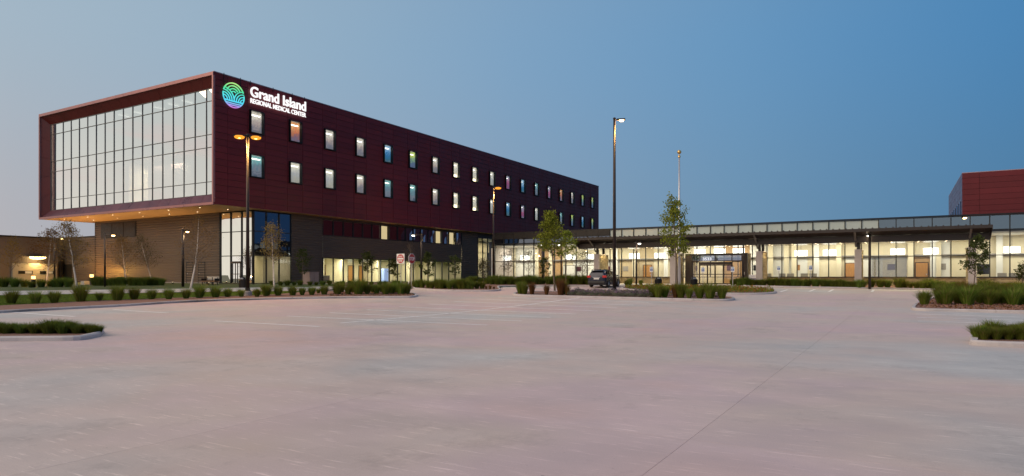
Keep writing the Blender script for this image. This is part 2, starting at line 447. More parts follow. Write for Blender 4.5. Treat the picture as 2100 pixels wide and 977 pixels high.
def curb(name, pts, closed, w=.18, h=.14, side=1):
    # split long runs so that the curb follows the slope
    q = []
    n = len(pts)
    for i in range(n if closed else n-1):
        a, b = pts[i], pts[(i+1) % n]; k = max(1, int((b-a).length/1.5))
        for j in range(k): q.append(a + (b-a)*j/k)
    if not closed: q.append(pts[-1])
    m = MB(); n = len(q); vs = []
    for i in range(n):
        a = q[(i-1) % n] if closed or i else q[0]; b = q[(i+1) % n] if closed or i < n-1 else q[-1]
        d = (b-a).normalized(); nn = Vector((-d.y, d.x, 0))*side
        for off, z in ((0, -.05), (0, h-.04), (.045, h), (w, h), (w, -.05)):
            p = q[i] + nn*off; vs.append((p.x, p.y, zg(p.y) + z))
    fs = []
    for i in range(n if closed else n-1):
        j = (i+1) % n
        if i % 2 == 1 and (Vector(vs[i*5])-Vector(vs[j*5])).length > .6:
            base = len(vs)          # end this run 15 mm short of the next: an open joint
            for k in range(5):
                p, q2 = Vector(vs[i*5+k]), Vector(vs[j*5+k]); f = 1 - .018/(q2-p).length; vs.append(tuple(p.lerp(q2, f)))
            for k in range(4): fs.append((i*5+k, base+k, base+k+1, i*5+k+1))
        else:
            for k in range(4): fs.append((i*5+k, j*5+k, j*5+k+1, i*5+k+1))
    m.add(vs, fs); o = m.build(name, M['curb']); return struct(o)
def area2(p): return sum(p[i].x*p[(i+1)%len(p)].y - p[(i+1)%len(p)].x*p[i].y for i in range(len(p)))

# the wide ground reaching the horizon
g = MB(); ys = [-300, -60] + list(BP) + [200, 600, 2500]
for a, b in zip(ys, ys[1:]): g.quad((-2500, a, zg(a)-.06), (2500, a, zg(a)-.06), (2500, b, zg(b)-.06), (-2500, b, zg(b)-.06))
struct(g.build('ground', M['field']))
lotpoly = [Vector((-75, -45, 0)), Vector((85, -45, 0)), Vector((85, 71, 0)), Vector((-75, 71, 0))]
struct(drape_obj('lot_base', lotpoly, -.016, M['lotbase']))
# cast slabs: the near ones each an object, on the same 5.2 m grid as the joints in the photograph
SL = 5.2; ja = G(1795, 591); slabs = []
def slab_poly(i, j, gap=.0022):
    c = ja + U*(i*SL) + V*(j*SL)
    return [c + U*gap + V*gap, c + U*(SL-gap) + V*gap, c + U*(SL-gap) + V*(SL-gap), c + U*gap + V*(SL-gap)]
rest = MB(); rows = 0
cand = []
for i in range(-24, 8):
    for j in range(-20, 26):
        P = slab_poly(i, j); cx = sum(p.x for p in P)/4; cy = sum(p.y for p in P)/4
        if cy > 68 or cy < -25 or cx < -72 or cx > 82: continue
        vis = any(p.y > 4.2 and abs(p.x) < p.y*.80 + 1 for p in P)
        cand.append((0 if vis else 1, cy, P))
cand.sort(key=lambda c: (c[0], c[1]))
for k, (vis, cy, P) in enumerate(cand):
    bm = bmesh.new(); bm.faces.new([bm.verts.new((p.x, p.y, 0)) for p in P])
    for y in BP:
        if min(p.y for p in P) < y < max(p.y for p in P):
            bmesh.ops.bisect_plane(bm, geom=bm.verts[:]+bm.edges[:]+bm.faces[:], plane_co=(0, y, 0), plane_no=(0, 1, 0))
    bmesh.ops.recalc_face_normals(bm, faces=bm.faces[:])
    for f in bm.faces:
        if f.normal.z < 0: f.normal_flip()
    rim = [e for e in bm.edges if e.is_boundary]
    r = bmesh.ops.extrude_edge_only(bm, edges=rim); low = {v for v in r['geom'] if isinstance(v, bmesh.types.BMVert)}
    for v in bm.verts: v.co.z = zg(v.co.y) - (.02 if v in low else 0)
    if vis == 0 and k < 290:
        me = bpy.data.meshes.new('concrete_slab'); bm.to_mesh(me); me.materials.append(M['lot'])
        o = bpy.data.objects.new('concrete_slab', me); COL.objects.link(o); slabs.append(o); o.parent = None
    else:
        bm.verts.index_update(); rest.add([v.co.copy() for v in bm.verts], [[v.index for v in f.verts] for f in bm.faces])
    bm.free()
pav = rest.build('parking_lot', M['lot']); struct(pav)
for o in slabs: o.parent = pav

# painted stall lines
Mc = G(759, 667)
def stripe(p, d, l, w=.20):
    d = Vector(d); nn = Vector((-d.y, d.x, 0)); n = max(1, int(l/2)); m = MB()
    for i in range(n):
        a = p + d*(l*i/n); b = p + d*(l*(i+1)/n); q = []
        for c in (a - nn*w/2, b - nn*w/2, b + nn*w/2, a + nn*w/2): q.append((c.x, c.y, zg(c.y) + .005))
        m.quad(*q)
    o = m.build('parking_line', M['line']); struct(o); return o
stripe(Mc + U*-1.59 + V*1.1, V, 6.3)
for i in range(12): stripe(Mc + U*(2.3+2.75*i) + V*-4, V, 11.4)
stripe(Mc + U*.2 + V*1.8, U, 33)
c2_ = G(28, 641)
for (x, y, l) in ((28, 641, 6), (232, 635.5, 5)): stripe(G(x, y) - V*l, V, l)
for i in range(6): stripe(G(1883, 659) + U*(-2.9*i*0) + U*(2.8*(i-3)), -V, 6.2) if i >= 3 else None
for px, py in ((1600, 599), (1660, 598), (1700, 598.5), (1788, 599)):
    stripe(G(px, py), U, 4.0)

# ---- beds, lawns, walks
def Gs(pts): return [G(*p) for p in pts]
A_front = Gs([(-330,662),(-150,652),(0,642.5),(120,636),(245,629.5),(350,622.5),(460,617.5),(560,614.8),(640,613.2),(740,612),(825,611.6)])
A_tip = Gs([(846,611),(856,608.5),(850,604.5),(825,602)])
A_back = Gs([(640,599),(460,600.5),(225,604.5),(0,608),(-330,613)])
Aall = A_front + A_tip + A_back
struct(drape_obj('lawn', Aall, .10, M['lawn']))
curb('curb', smooth_line(A_front + A_tip, n=4), False)
# mulch strip behind the curb, widening into the whole tip at its right end
off = [p + Vector((0, .17, 0)) for p in A_front]
inn = [p + Vector((0, 2.2 if i < 8 else 3.5, 0)) for i, p in enumerate(A_front)]
inn = Gs([(-330,646),(-150,637),(0,631),(120,624.5),(245,619),(350,615),(460,611.5),(560,607.5),(640,601.5),(740,600.8),(825,603)])
inn[-1] = G(825, 603); inn[-2] = G(740, 600.6); inn[-3] = G(640, 600.4); pass
struct(drape_obj('mulch_bed', off + Gs([(842,610.3),(851,608),(846,605)]) + inn[::-1], .118, M['mulch']))
walk_f = Gs([(-330,613),(0,608),(225,604.5),(460,600.5),(640,599)])
L2f = Gs([(-330,605),(0,600),(225,596.8),(400,594.5),(520,592.5),(640,591.5),(760,591)])
struct(drape_obj('sidewalk', walk_f + L2f[::-1], .108, M['walk']))
L2r = Gs([(838,591.5),(852,594),(900,597.3),(960,598.4),(1010,598.2),(1027,596),(1024,591.5),(1032,588.8),(1100,588),(1210,588)])
back = [Vector((L0 + -V*w_of(1212) + U*1.0).to_tuple()), Vector((L0 + -V*(-27.2) + U*1.0).to_tuple()), Vector((20, 146, 0)), Vector((-60, 146, 0)), Vector((-120, 110, 0))]
struct(drape_obj('lawn', L2f + L2r + back, .095, M['lawn']))
curb('curb', smooth_line([L2f[-2], L2f[-1]] + L2r, n=4), False)
mb2 = Gs([(700,591.0),(760,590.8),(838,591.3),(850,593.5),(900,596.7),(960,597.8),(1010,597.7),(1024,595.8),(1021,591.2),(1030,588.5),(1100,587.6),(1210,587.6)])
struct(drape_obj('mulch_bed', mb2 + [Vector((L0 + -V*w_of(1212)).to_tuple()), Vector((L0 + -V*(-27.2)).to_tuple()), Vector((-3, 100, 0)), Vector((-22, 78, 0))], .101, M['mulch']))
Cf = [Vector((L0 + -V*w + U*-q).to_tuple()) for w, q in ((4.8,5.4),(6.5,6.0),(11,5.8),(15,5.3),(20,4.9),(34,4.9))]
Cb = [Vector((L0 + -V*34 + U*.2).to_tuple()), Vector((L0 + -V*4.9 + U*.2).to_tuple())]
struct(drape_obj('mulch_bed', Cf + Cb, .10, M['mulch']))
curb('curb', smooth_line([Cb[1]] + Cf, n=4), False)
# paving in front of the doors
pz = [Vector((L0 + -V*w_of(1212) + U*.2).to_tuple()), Gs([(1212,588)])[0], G(1300,588), G(1495,588.3), Vector((L0 + -V*4.6 + U*.2).to_tuple())]
struct(drape_obj('entrance_paving', pz, .03, M['walk']))
def island(pts, inner=M['mulch'], n=5):
    P = smooth_line(pts, True, n); sgn = 1 if area2(P) > 0 else -1
    curb('curb', P, True, side=sgn)
    c = sum(P, Vector())/len(P)
    struct(drape_obj('mulch_bed', P, .09, inner)); return P
IM = island(Gs([(1052,605),(1066,608),(1130,609.8),(1200,611.6),(1330,615),(1440,617.6),(1490,618),(1507,615.5),(1490,610.5),(1400,605),(1300,601),(1150,600),(1070,601)]))
IN = island(Gs([(1278,595),(1340,599.5),(1400,602),(1500,604.6),(1560,604.6),(1591,602.3),(1580,597.5),(1500,593),(1400,591),(1290,590.5)]))
ID = island(Gs([(1869,634),(1890,638),(1960,639.5),(2200,644),(2400,640),(2400,601),(2150,600),(2000,601),(1950,606),(1890,620)]))
IE = island(Gs([(1990,703),(2004,709),(2150,714),(2400,716),(2400,688),(2150,682),(2040,684),(1996,692)]))
IF_ = island(Gs([(-250,705),(0,700.5),(150,699),(190,694),(208,688),(192,680),(0,675),(-250,672)]))

# ================================================================ tower
tower = empty('hospital_tower', A0, TH, 'long dark red panelled hospital tower cantilevered over a dark ribbed metal base', 'building')
def TP(x, y, z=0): return A0 + U*x + V*y + Vector((0,0,z))
ZB, ZT = 7.7, 20.3     # bottom and top of the red box above the ground
LEN, WID = 92.8, 33.1
# core of the red box (behind panels), open on the window side where rooms are let in
core = MB()
core.box(3.4, LEN-.1, 2.6, WID-.1, ZB+.12, ZT-.12)
core.build('core', M['red_dark'], tower)
rf = MB(); rf.box(.25, LEN-.05, .1, WID-.1, ZT-.14, ZT-.02); rf.build('roof', M['roof'], tower)
cp = MB(); cp.box(0, LEN, -.05, .12, ZT, ZT+.07); cp.box(0, LEN, WID-.1, WID+.05, ZT, ZT+.07); cp.build('coping', M['coping'], tower)
sf = MB(); sf.box(.05, LEN, .05, WID-.05, ZB, ZB+.1); sf.build('soffit', M['soffit'], tower)
# far and back walls
bw = MB(); bw.box(.2, LEN, WID-.08, WID, ZB, ZT); bw.box(LEN-.08, LEN, .0, WID-.08, ZB+.0, ZT); bw.build('rear_wall', M['red'], tower)
# windows: 18 bays x 2 rows
WZ = (5.13 + 6.07+.0, )
win_rows = ((11.93-1.1, 14.23-1.1), (16.37-1.1, 18.67-1.1))
cols = [4.86 + 4.97*i for i in range(18)]
bounds = [0, 1.53]
for c in cols: bounds += [c-1.05, c+1.05]
bounds[2:2] = []
bounds = sorted(set(round(b, 3) for b in bounds)); bounds.append(LEN)
NR = 20; RH = (ZT-ZB)/NR
WH = .83
panels = []
for bi in range(len(bounds)-1):
    a, b = bounds[bi], bounds[bi+1]
    for r in range(NR):
        z0, z1 = ZB + r*RH, ZB + (r+1)*RH
        rects = [(a+.014, b-.014, z0+.02, z1-.02)]
        for c in cols:
            if a < c < b:
                for (wz0, wz1) in win_rows:
                    new = []
                    for (x0, x1, y0, y1) in rects:
                        wx0, wx1, q0, q1 = c-WH-.06, c+WH+.06, wz0-.06, wz1+.06
                        if y1 <= q0 or y0 >= q1 or x1 <= wx0 or x0 >= wx1: new.append((x0,x1,y0,y1)); continue
                        if y0 < q0: new.append((x0, x1, y0, q0))
                        if y1 > q1: new.append((x0, x1, q1, y1))
                        m0, m1 = max(y0, q0), min(y1, q1)
                        if x0 < wx0: new.append((x0, wx0, m0, m1))
                        if x1 > wx1: new.append((wx1, x1, m0, m1))
                    rects = new
        panels.append((a, rects))
prest = MB()
k = 0
for (a, rects) in panels:
    for (x0, x1, z0, z1) in rects:
        if x1-x0 < .5 and False: continue
        m = MB() if (k < 300 and a < 60) else prest
        dy = random.uniform(-.006, .006); m.box(x0, x1, dy, .035, z0, z1)
        if m is not prest: m.build('wall_panel', M['red'], tower); k += 1
tag(prest.build('far_wall_panel', M['red'], tower), kind='stuff')
# backing sheet behind the panels with openings for the windows
bk = MB()
zs = [ZB+.1, win_rows[0][0], win_rows[0][1], win_rows[1][0], win_rows[1][1], ZT-.14]
bk.box(.3, LEN-.1, .04, .10, zs[0], zs[1]); bk.box(.3, LEN-.1, .04, .10, zs[2], zs[3]); bk.box(.3, LEN-.1, .04, .10, zs[4], zs[5])
xs = [.3] + sum([[c-WH, c+WH] for c in cols], []) + [LEN-.1]
for i in range(0, len(xs), 2):
    for (z0, z1) in win_rows: bk.box(xs[i], xs[i+1], .04, .10, z0, z1)
bk.build('wall_backing', M['red_dark'], tower)

# one window: projecting dark box frame > pane, room, mural, light strip
def mural_mat(name, cs):
    m = bpy.data.materials.new(name); m.use_nodes = True; t = m.node_tree; L = t.links.new; b = t.nodes['Principled BSDF']; b.inputs['Roughness'].default_value = .6
    g = t.nodes.new('ShaderNodeTexCoord'); s = t.nodes.new('ShaderNodeSeparateXYZ'); n = t.nodes.new('ShaderNodeTexNoise'); n.inputs['Scale'].default_value = 1.6; n.inputs['Detail'].default_value = 5; n.inputs['Distortion'].default_value = 1.2
    L(g.outputs['Object'], s.inputs[0]); L(g.outputs['Object'], n.inputs['Vector'])
    oi = t.nodes.new('ShaderNodeObjectInfo')
    if oi: 
        vm = t.nodes.new('ShaderNodeVectorMath'); vm.operation = 'ADD'; cx = t.nodes.new('ShaderNodeCombineXYZ'); mm = t.nodes.new('ShaderNodeMath'); mm.operation='MULTIPLY'; mm.inputs[1].default_value = 37
        L(oi.outputs['Random'], mm.inputs[0]); L(mm.outputs[0], cx.inputs[0]); L(g.outputs['Object'], vm.inputs[0]); L(cx.outputs[0], vm.inputs[1]); L(vm.outputs[0], n.inputs['Vector'])
    ma = t.nodes.new('ShaderNodeMath'); ma.operation = 'MULTIPLY_ADD'; ma.inputs[1].default_value = .42; L(s.outputs[2], ma.inputs[0])
    m2 = t.nodes.new('ShaderNodeMath'); m2.operation = 'MULTIPLY_ADD'; m2.inputs[1].default_value = .9; m2.inputs[2].default_value = -.45; L(n.outputs[0], m2.inputs[0]); L(m2.outputs[0], ma.inputs[2])
    cr = t.nodes.new('ShaderNodeValToRGB'); k = len(cs); ramp(cr, [((i+.2)/k, (*c, 1)) for i, c in enumerate(cs)]); L(ma.outputs[0], cr.inputs[0]); L(cr.outputs[0], b.inputs['Base Color'])
    L(cr.outputs[0], b.inputs['Emission Color']); b.inputs['Emission Strength'].default_value = .42  # the picture glows a little, standing in for room light falling on it
    return m
murals = [mural_mat('mural_sunset', [(.30,.28,.34),(.34,.20,.22),(.75,.26,.05),(.80,.42,.12)]),
          mural_mat('mural_prairie', [(.40,.34,.26),(.30,.28,.30),(.62,.50,.42),(.70,.66,.58)]),
          mural_mat('mural_flower', [(.20,.25,.22),(.06,.22,.30),(.05,.25,.50),(.35,.55,.75)]),
          mural_mat('mural_meadow', [(.20,.22,.30),(.16,.20,.36),(.30,.45,.25),(.60,.70,.12)]),
          mural_mat('mural_pale', [(.60,.56,.44),(.65,.62,.52),(.60,.60,.58),(.75,.72,.62)]),
          mural_mat('mural_pink', [(.30,.24,.30),(.45,.08,.22),(.55,.10,.20),(.40,.40,.50)]),
          mural_mat('mural_reed', [(.12,.14,.16),(.35,.34,.36),(.22,.32,.36),(.25,.50,.50)])]
mseq_top = [1,0,1,1,2,3,1,4,4,4,5,2,6,5,0,1,3,3]
mseq_bot = [6,4,4,1,6,6,1,4,4,4,2,5,4,3,6,3,2,3]
H = win_rows[0][1]-win_rows[0][0]
fr = MB()
for (x0, x1, z0, z1) in ((-WH, -WH+.10, 0, H), (WH-.10, WH, 0, H), (-WH+.10, WH-.10, H-.09, H), (-WH+.10, WH-.10, 0, .09)): fr.box(x0, x1, -.20, .16, z0, z1)
fr_me = fr.mesh('window', M['black'])
pn = MB(); pn.quad((-WH+.09, -.03, .08), (WH-.09, -.03, .08), (WH-.09, -.03, H-.08), (-WH+.09, -.03, H-.08)); pn_me = pn.mesh('pane', M['gl_win'])
rm = MB(); d = 1.15; a_ = WH+.25
rm.quad((-a_, .12, -.3), (-a_, d, -.3), (-a_, d, H+.25), (-a_, .12, H+.25)); rm.quad((a_, .12, -.3), (a_, .12, H+.25), (a_, d, H+.25), (a_, d, -.3))
rm.quad((-a_, .12, -.3), (a_, .12, -.3), (a_, d, -.3), (-a_, d, -.3)); rm.quad((-a_, .12, H+.25), (-a_, d, H+.25), (a_, d, H+.25), (a_, .12, H+.25))
rm_me = rm.mesh('room', M['cream'])
mu = MB(); mu.quad((-a_, d-.01, -.3), (a_, d-.01, -.3), (a_, d-.01, H+.25), (-a_, d-.01, H+.25)); mu.quad((a_-.01, .13, -.3), (a_-.01, d-.01, -.3), (a_-.01, d-.01, H+.1), (a_-.01, .13, H+.1))
ls = MB(); ls.box(-.45, .95, d-.55, d-.35, H-.34, H-.24); strip_m = glow('strip_lamp', (1, .95, .80), 3.2); ls_me = ls.mesh('strip_lamp', strip_m)
lb = MB(); lb.box(-.62, .62, d-.9, d-.6, .12, .55); lamp_m = glow('bed_lamp', (1, .86, .52), 5.0); lb_me = lb.mesh('bed_lamp', lamp_m)
mu_mes = []
for mm in murals: mu_mes.append(mu.mesh('mural', mm))
for ri, (z0, z1) in enumerate(win_rows):
    for ci, c in enumerate(cols):
        f = inst('window', fr_me, tower, (c, 0, z0)); inst('pane', pn_me, f); inst('room', rm_me, f)
        inst('mural', mu_mes[(mseq_top if ri else mseq_bot)[ci]], f); inst('strip_lamp', ls_me, f)
        if ci in (7, 8): inst('bed_lamp', lb_me, f)

# the glazed end: splayed frame and recessed curtain wall
x0, r_, dT, dB, dS = 0, .8, .9, .8, .75
z_ot, z_ob = ZT, ZB; z_it, z_ib = ZT-.30, ZB+.22      # rim
ti0, ti1 = .18, WID-.2
gt0, gt1, gz0, gz1 = .95, WID-1.0, 9.9-1.1, 20.2-1.1
# rim pieces
def rimseg(y0, y1, z0, z1):
    m = MB(); m.box(-.06, .14, y0, y1, z0, z1); m.build('rim_panel', M['rim'], tower)
n = 22
for i in range(n):
    a = WID*i/n + .006; b = WID*(i+1)/n - .006
    rimseg(a, b, z_it, z_ot+.02); rimseg(a, b, z_ob-.02, z_ib)
for i in range(8):
    a = z_ib + (z_it-z_ib)*i/8 + .006; b = z_ib + (z_it-z_ib)*(i+1)/8 - .006
    rimseg(-.02, ti0, a, b); rimseg(ti1, WID+.02, a, b)
# splayed reveals as separate panels
def lerp(a, b, t): return a + (b-a)*t
for i in range(18):
    t0, t1 = i/18 + .0004, (i+1)/18 - .0004
    o0, o1 = lerp(ti0, ti1, t0), lerp(ti0, ti1, t1); g0, g1 = lerp(gt0, gt1, t0), lerp(gt0, gt1, t1)
    for (zo, zi, mat, dz) in ((z_it, gz1, M['reveal'], .05), (z_ib, gz0, M['sillp'], -.05)):
        m = MB(); m.add([(0.1,o0,zo),(0.1,o1,zo),(r_,g1,zi),(r_,g0,zi),(0.1,o0,zo+dz),(0.1,o1,zo+dz),(r_,g1,zi+dz),(r_,g0,zi+dz)], [(0,1,2,3),(4,7,6,5),(0,4,5,1),(1,5,6,2),(2,6,7,3),(3,7,4,0)])
        m.build('reveal_panel', mat, tower)
for i in range(5):
    t0, t1 = i/5 + .001, (i+1)/5 - .001
    for (yo, yi, dy) in ((ti0, gt0, -.05), (ti1, gt1, .05)):
        a0, a1 = lerp(z_ib, z_it, t0), lerp(z_ib, z_it, t1); b0, b1 = lerp(gz0, gz1, t0), lerp(gz0, gz1, t1)
        m = MB(); m.add([(.1,yo,a0),(.1,yo,a1),(r_,yi,b1),(r_,yi,b0),(.1,yo+dy,a0),(.1,yo+dy,a1),(r_,yi+dy,b1),(r_,yi+dy,b0)], [(0,1,2,3),(4,7,6,5),(0,4,5,1),(1,5,6,2),(2,6,7,3),(3,7,4,0)])
        m.build('reveal_panel', M['reveal'], tower)
hz = [gz0, 11.15-1.1, 14.5-1.1, 15.75-1.1, 19.0-1.1, gz1]
vt = [gt0] + [2.25+1.8*i for i in range(17)] + [gt1]
for i in range(len(vt)-1):
    for j in range(5):
        a, b = random.uniform(-.006,.006), random.uniform(-.006,.006)     # every pane sits a hair out of true
        m = MB(); m.quad((r_+.03+a, vt[i]+.03, hz[j]+.03), (r_+.03+b, vt[i]+.03, hz[j+1]-.03), (r_+.03-a, vt[i+1]-.03, hz[j+1]-.03), (r_+.03-b, vt[i+1]-.03, hz[j]+.03))
        m.build('glass_pane', M['gl_mirror'], tower)
for t in vt:
    m = MB(); m.box(r_-.03, r_+.10, t-.028, t+.028, gz0, gz1); m.build('mullion', M['mull_l'], tower)
for z in hz:
    m = MB(); m.box(r_-.025, r_+.09, gt0+.036, gt1-.036, z-.026, z+.026); m.build('transom', M['mull_l'], tower)
# rooms behind the glazed end
m = MB(); m.box(7, 7.1, .5, WID-.5, ZB+.2, ZT-.3); m.box(.93, 7, 1.9, 2.0, ZB+1.2, 19.25); m.box(1.3, 7, 5.4, 5.5, ZB+1, 13.2); m.box(1.3, 7, 16.4, 16.5, ZB+1, 13.2); m.build('end_room_wall', M['cream'], tower)  # the partition nearest the corner is added to block a stray bright patch
m = MB(); m.box(.93, 7, .5, WID-.5, 13.55, 13.9); m.box(1.2, 7, .5, WID-.5, 8.4, 8.6); m.build('end_room_floor', M['ifloor'], tower)
m = MB(); m.box(.93, 7, .5, WID-.5, 19.3, 19.4); m.build('end_room_ceiling', M['iceil'], tower)
for (t, z, e) in ((7.5, 13.0, 1500), (11, 13.0, 3800), (14.5, 13.0, 1500)):
    area(TP(4.2, t, z), 2.6, 2.2, e, (1, .84, .6), rot=(0,0,TH))
lin_m = glow('linear_lamp', (1, .95, .85), 1.6)
for t in (8.2, 10.6, 13.2, 17.2, 20):
    m = MB(); m.box(2.2, 4.6, t, t+.16, 19.1, 19.2); m.build('linear_lamp', lin_m, tower)

# ------- the dark base, set back: its near corner is C
Cx, Cy = 5.47, 1.3
BX, BY = 100.0, 31.1      # it runs to x=BX, its left end is at y=BY
HB = ZB                   # under the soffit
def ribs(name, axis, a0, a1, fixed, z0, z1, out, mat, parent, pitch=.28, depth=.085, x_min=None):
    """a sheet of horizontal ribs: real folds"""
    m = MB(); z = z0; prof = []
    while z < z1 - .01:
        for dz, dd in ((0, 0), (.095, 0), (.10, depth), (.22, depth), (pitch-.012, 0)):
            if z + dz < z1: prof.append((z + dz, dd))
        z += pitch
    prof.append((z1, 0)); vs = []
    for (zz, dd) in prof:
        f = fixed + out*dd
        vs += [(a0, f, zz), (a1, f, zz)] if axis == 'x' else [(f, a0, zz), (f, a1, zz)]
    fs = [(2*i, 2*i+1, 2*i+3, 2*i+2) for i in range(len(prof)-1)]
    m.add(vs, fs); return m.build(name, mat, parent)
YL = Cy; XL = Cx
# left-facing wall (x = XL) from t=5.36+Cy to BY
ribs('ribbed_wall', 'y', Cy+5.36, BY, XL, .12, HB, -1, M['corr'], tower)
m = MB(); m.box(XL-.06, XL+.02, Cy+5.36, BY, 0, .16); m.build('plinth', M['conc'], tower)
# edge trims between wall and glass
for y in (Cy+5.36, BY+.04):
    m = MB(); m.box(XL-.07, XL+.1, y-.09, y+.09, 0, HB-.004); m.build('corner_trim', M['black'], tower)
# louvre window high at the left
m = MB(); m.box(XL-.09, XL-.03, Cy+20.8, Cy+28.5, 5.55, 7.45); m.build('louvre_frame', M['black'], tower)
for i in range(3):
    a = Cy+20.95 + i*2.5; m = MB(); m.box(XL-.12, XL-.1, a, a+2.4, 5.65, 7.35); f = m.build('louvre_bay', M['bronze'], tower)
    mm = MB()
    for k in range(11): mm.box(XL-.16, XL-.121, a+.03, a+2.37, 5.70+.15*k, 5.78+.15*k)
    mm.build('louvre_blade', M['bronze'], f)
# doors in the ribbed wall near the bench
for a in (Cy+7.9, Cy+10.0):
    m = MB(); m.box(XL-.07, XL-.045, a, a+1.05, .17, 2.35); dd = m.build('steel_door', M['bronze'], tower)
    m = MB(); m.box(XL-.10, XL-.071, a+.85, a+.95, 1.1, 1.2); m.build('handle', M['steel'], dd)
    m = MB(); m.box(XL-.09, XL-.05, a-.08, a-.002, .1, 2.43); m.box(XL-.09, XL-.05, a+1.052, a+1.13, .1, 2.43); m.box(XL-.09, XL-.05, a-.002, a+1.052, 2.352, 2.43); m.build('door_frame', M['black'], dd)
# glazed corner: left face
zc = [.12, 3.0, 5.53, HB-.10]
def curtain(x_or_y, fixed, posts, zl, parent, matf, sgn, name='glass_pane', mw=.045, skip=None, mm='mull', pd=.10):
    """posts along one axis at a fixed place of the other"""
    for i in range(len(posts)-1):
        for j in range(len(zl)-1):
            if skip and skip(i, j): continue
            a, b = posts[i]+mw, posts[i+1]-mw; z0, z1 = zl[j]+mw, zl[j+1]-mw
            k = random.uniform(-.004, .004)
            f0, f1 = fixed + k, fixed - k
            m = MB()
            if x_or_y == 'x': m.quad((a, f0, z0), (b, f1, z0), (b, f0, z1), (a, f1, z1))
            else: m.quad((f0, a, z0), (f1, b, z0), (f0, b, z1), (f1, a, z1))
            m.build(name, matf(i, j), parent)
    for p in posts:
        m = MB()
        if x_or_y == 'x': m.box(p-mw, p+mw, fixed-pd, fixed+.06, zl[0], zl[-1])
        else: m.box(fixed-pd, fixed+.06, p-mw, p+mw, zl[0], zl[-1])
        m.build('mullion', M[mm], parent)
    for z in zl:
        m = MB(); a, b = posts[0]+mw+.001, posts[-1]-mw-.001
        if x_or_y == 'x': m.box(a, b, fixed-pd+.012, fixed+.05, z-.035, z+.035)
        else: m.box(fixed-pd+.012, fixed+.05, a, b, z-.035, z+.035)
        m.build('transom', M[mm], parent)
gl_cor = glass('corner_glass_west', .50, (.80,.82,.74), (.95,.95,.9), wav=.05)
curtain('y', XL, [Cy+.06, Cy+1.8, Cy+3.5, Cy+5.25], [.12, 3.0, 5.53, 7.6], tower, lambda i, j: gl_cor if j else M['gl_clear'] if i == 1 else glass_low, 1) if False else None
glass_low = glass('corner_glass_low', .22, (.88,.88,.80), wav=.03)
curtain('y', XL, [Cy+.06, Cy+1.75, Cy+3.5, Cy+5.22], [.12, 3.0, 5.53, 7.6], tower, lambda i, j: gl_cor if (j or i == 2) else glass_low, 1)
curtain('x', YL, [XL+.06, XL+1.63, XL+3.28, XL+4.88], [.12, 3.0, 5.53, 7.6], tower, lambda i, j: M['gl_dark'] if j else M['gl_clear'], 1)
m = MB(); m.box(XL-.08, XL+.055, Cy-.08, Cy+.012, .02, HB-.004); m.build('corner_post', M['black'], tower)
# glazed double doors in the left face
m = MB()
for a in (Cy+1.85, Cy+2.62, Cy+3.40): m.box(XL-.16, XL-.105, a-.05, a+.05, .12, 2.2)
m.box(XL-.16, XL-.105, Cy+1.8, Cy+3.45, 2.2, 2.42); m.box(XL-.16, XL-.105, Cy+1.9, Cy+3.35, 1.05, 1.12); m.build('glazed_door', M['bronze'], tower)
# band above glazing to soffit
m = MB(); m.box(XL, XL+.1, Cy+.06, Cy+5.3, 7.6, HB-.002); m.box(XL+.06, XL+4.95, YL, YL+.1, 7.6, HB-.002); m.build('head_panel', M['black'], tower)
# right-facing base wall (y=YL), pieces around strips
sx0, sx1 = XL+9.5, XL+37.5
X1 = XL+4.95; X2 = XL+41.9
for (a, b, z0, z1) in ((X1, sx0, .12, HB), (sx0, sx1, 5.56+.12, 5.68), (sx0, sx1, 2.98, 5.62), (sx0, sx1, 7.42, HB), (sx1, X2, .12, HB)):
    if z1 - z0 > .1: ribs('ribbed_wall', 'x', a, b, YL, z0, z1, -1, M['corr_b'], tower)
m = MB(); m.box(X1, sx0, YL-.04, YL+.05, 0, .14); m.box(sx0, sx1, YL-.04, YL+.05, 0, .12); m.box(sx1, X2, YL-.04, YL+.05, 0, .14); m.build('plinth', M['conc'], tower)
posts = [sx0 + (sx1-sx0)*i/17 for i in range(18)]
upper_lit = {6: 1, 13: 1, 15: 1}
blind = glow('lit_blind', (1, .78, .42), .75)
def upm(i, j):
    return M['gl_dark'] if i not in upper_lit else M['gl_clear']
curtain('x', YL, posts, [5.62, 7.42], tower, upm, 1)
curtain('x', YL, posts, [.12, 2.98], tower, lambda i, j: M['gl_clear'], 1)
for i in upper_lit:
    m = MB(); m.box(posts[i]+.1, posts[i+1]-.1, YL+.25, YL+.27, 5.68, 7.36); m.build('lit_blind', blind, tower)
for i, h in ((0, 1.0), (1, 1.7)):
    m = MB(); m.box(posts[i]+.08, posts[i+1]-.08, YL+.15, YL+.17, 7.38-h, 7.38); m.build('roller_blind', M['greypaint'], tower)
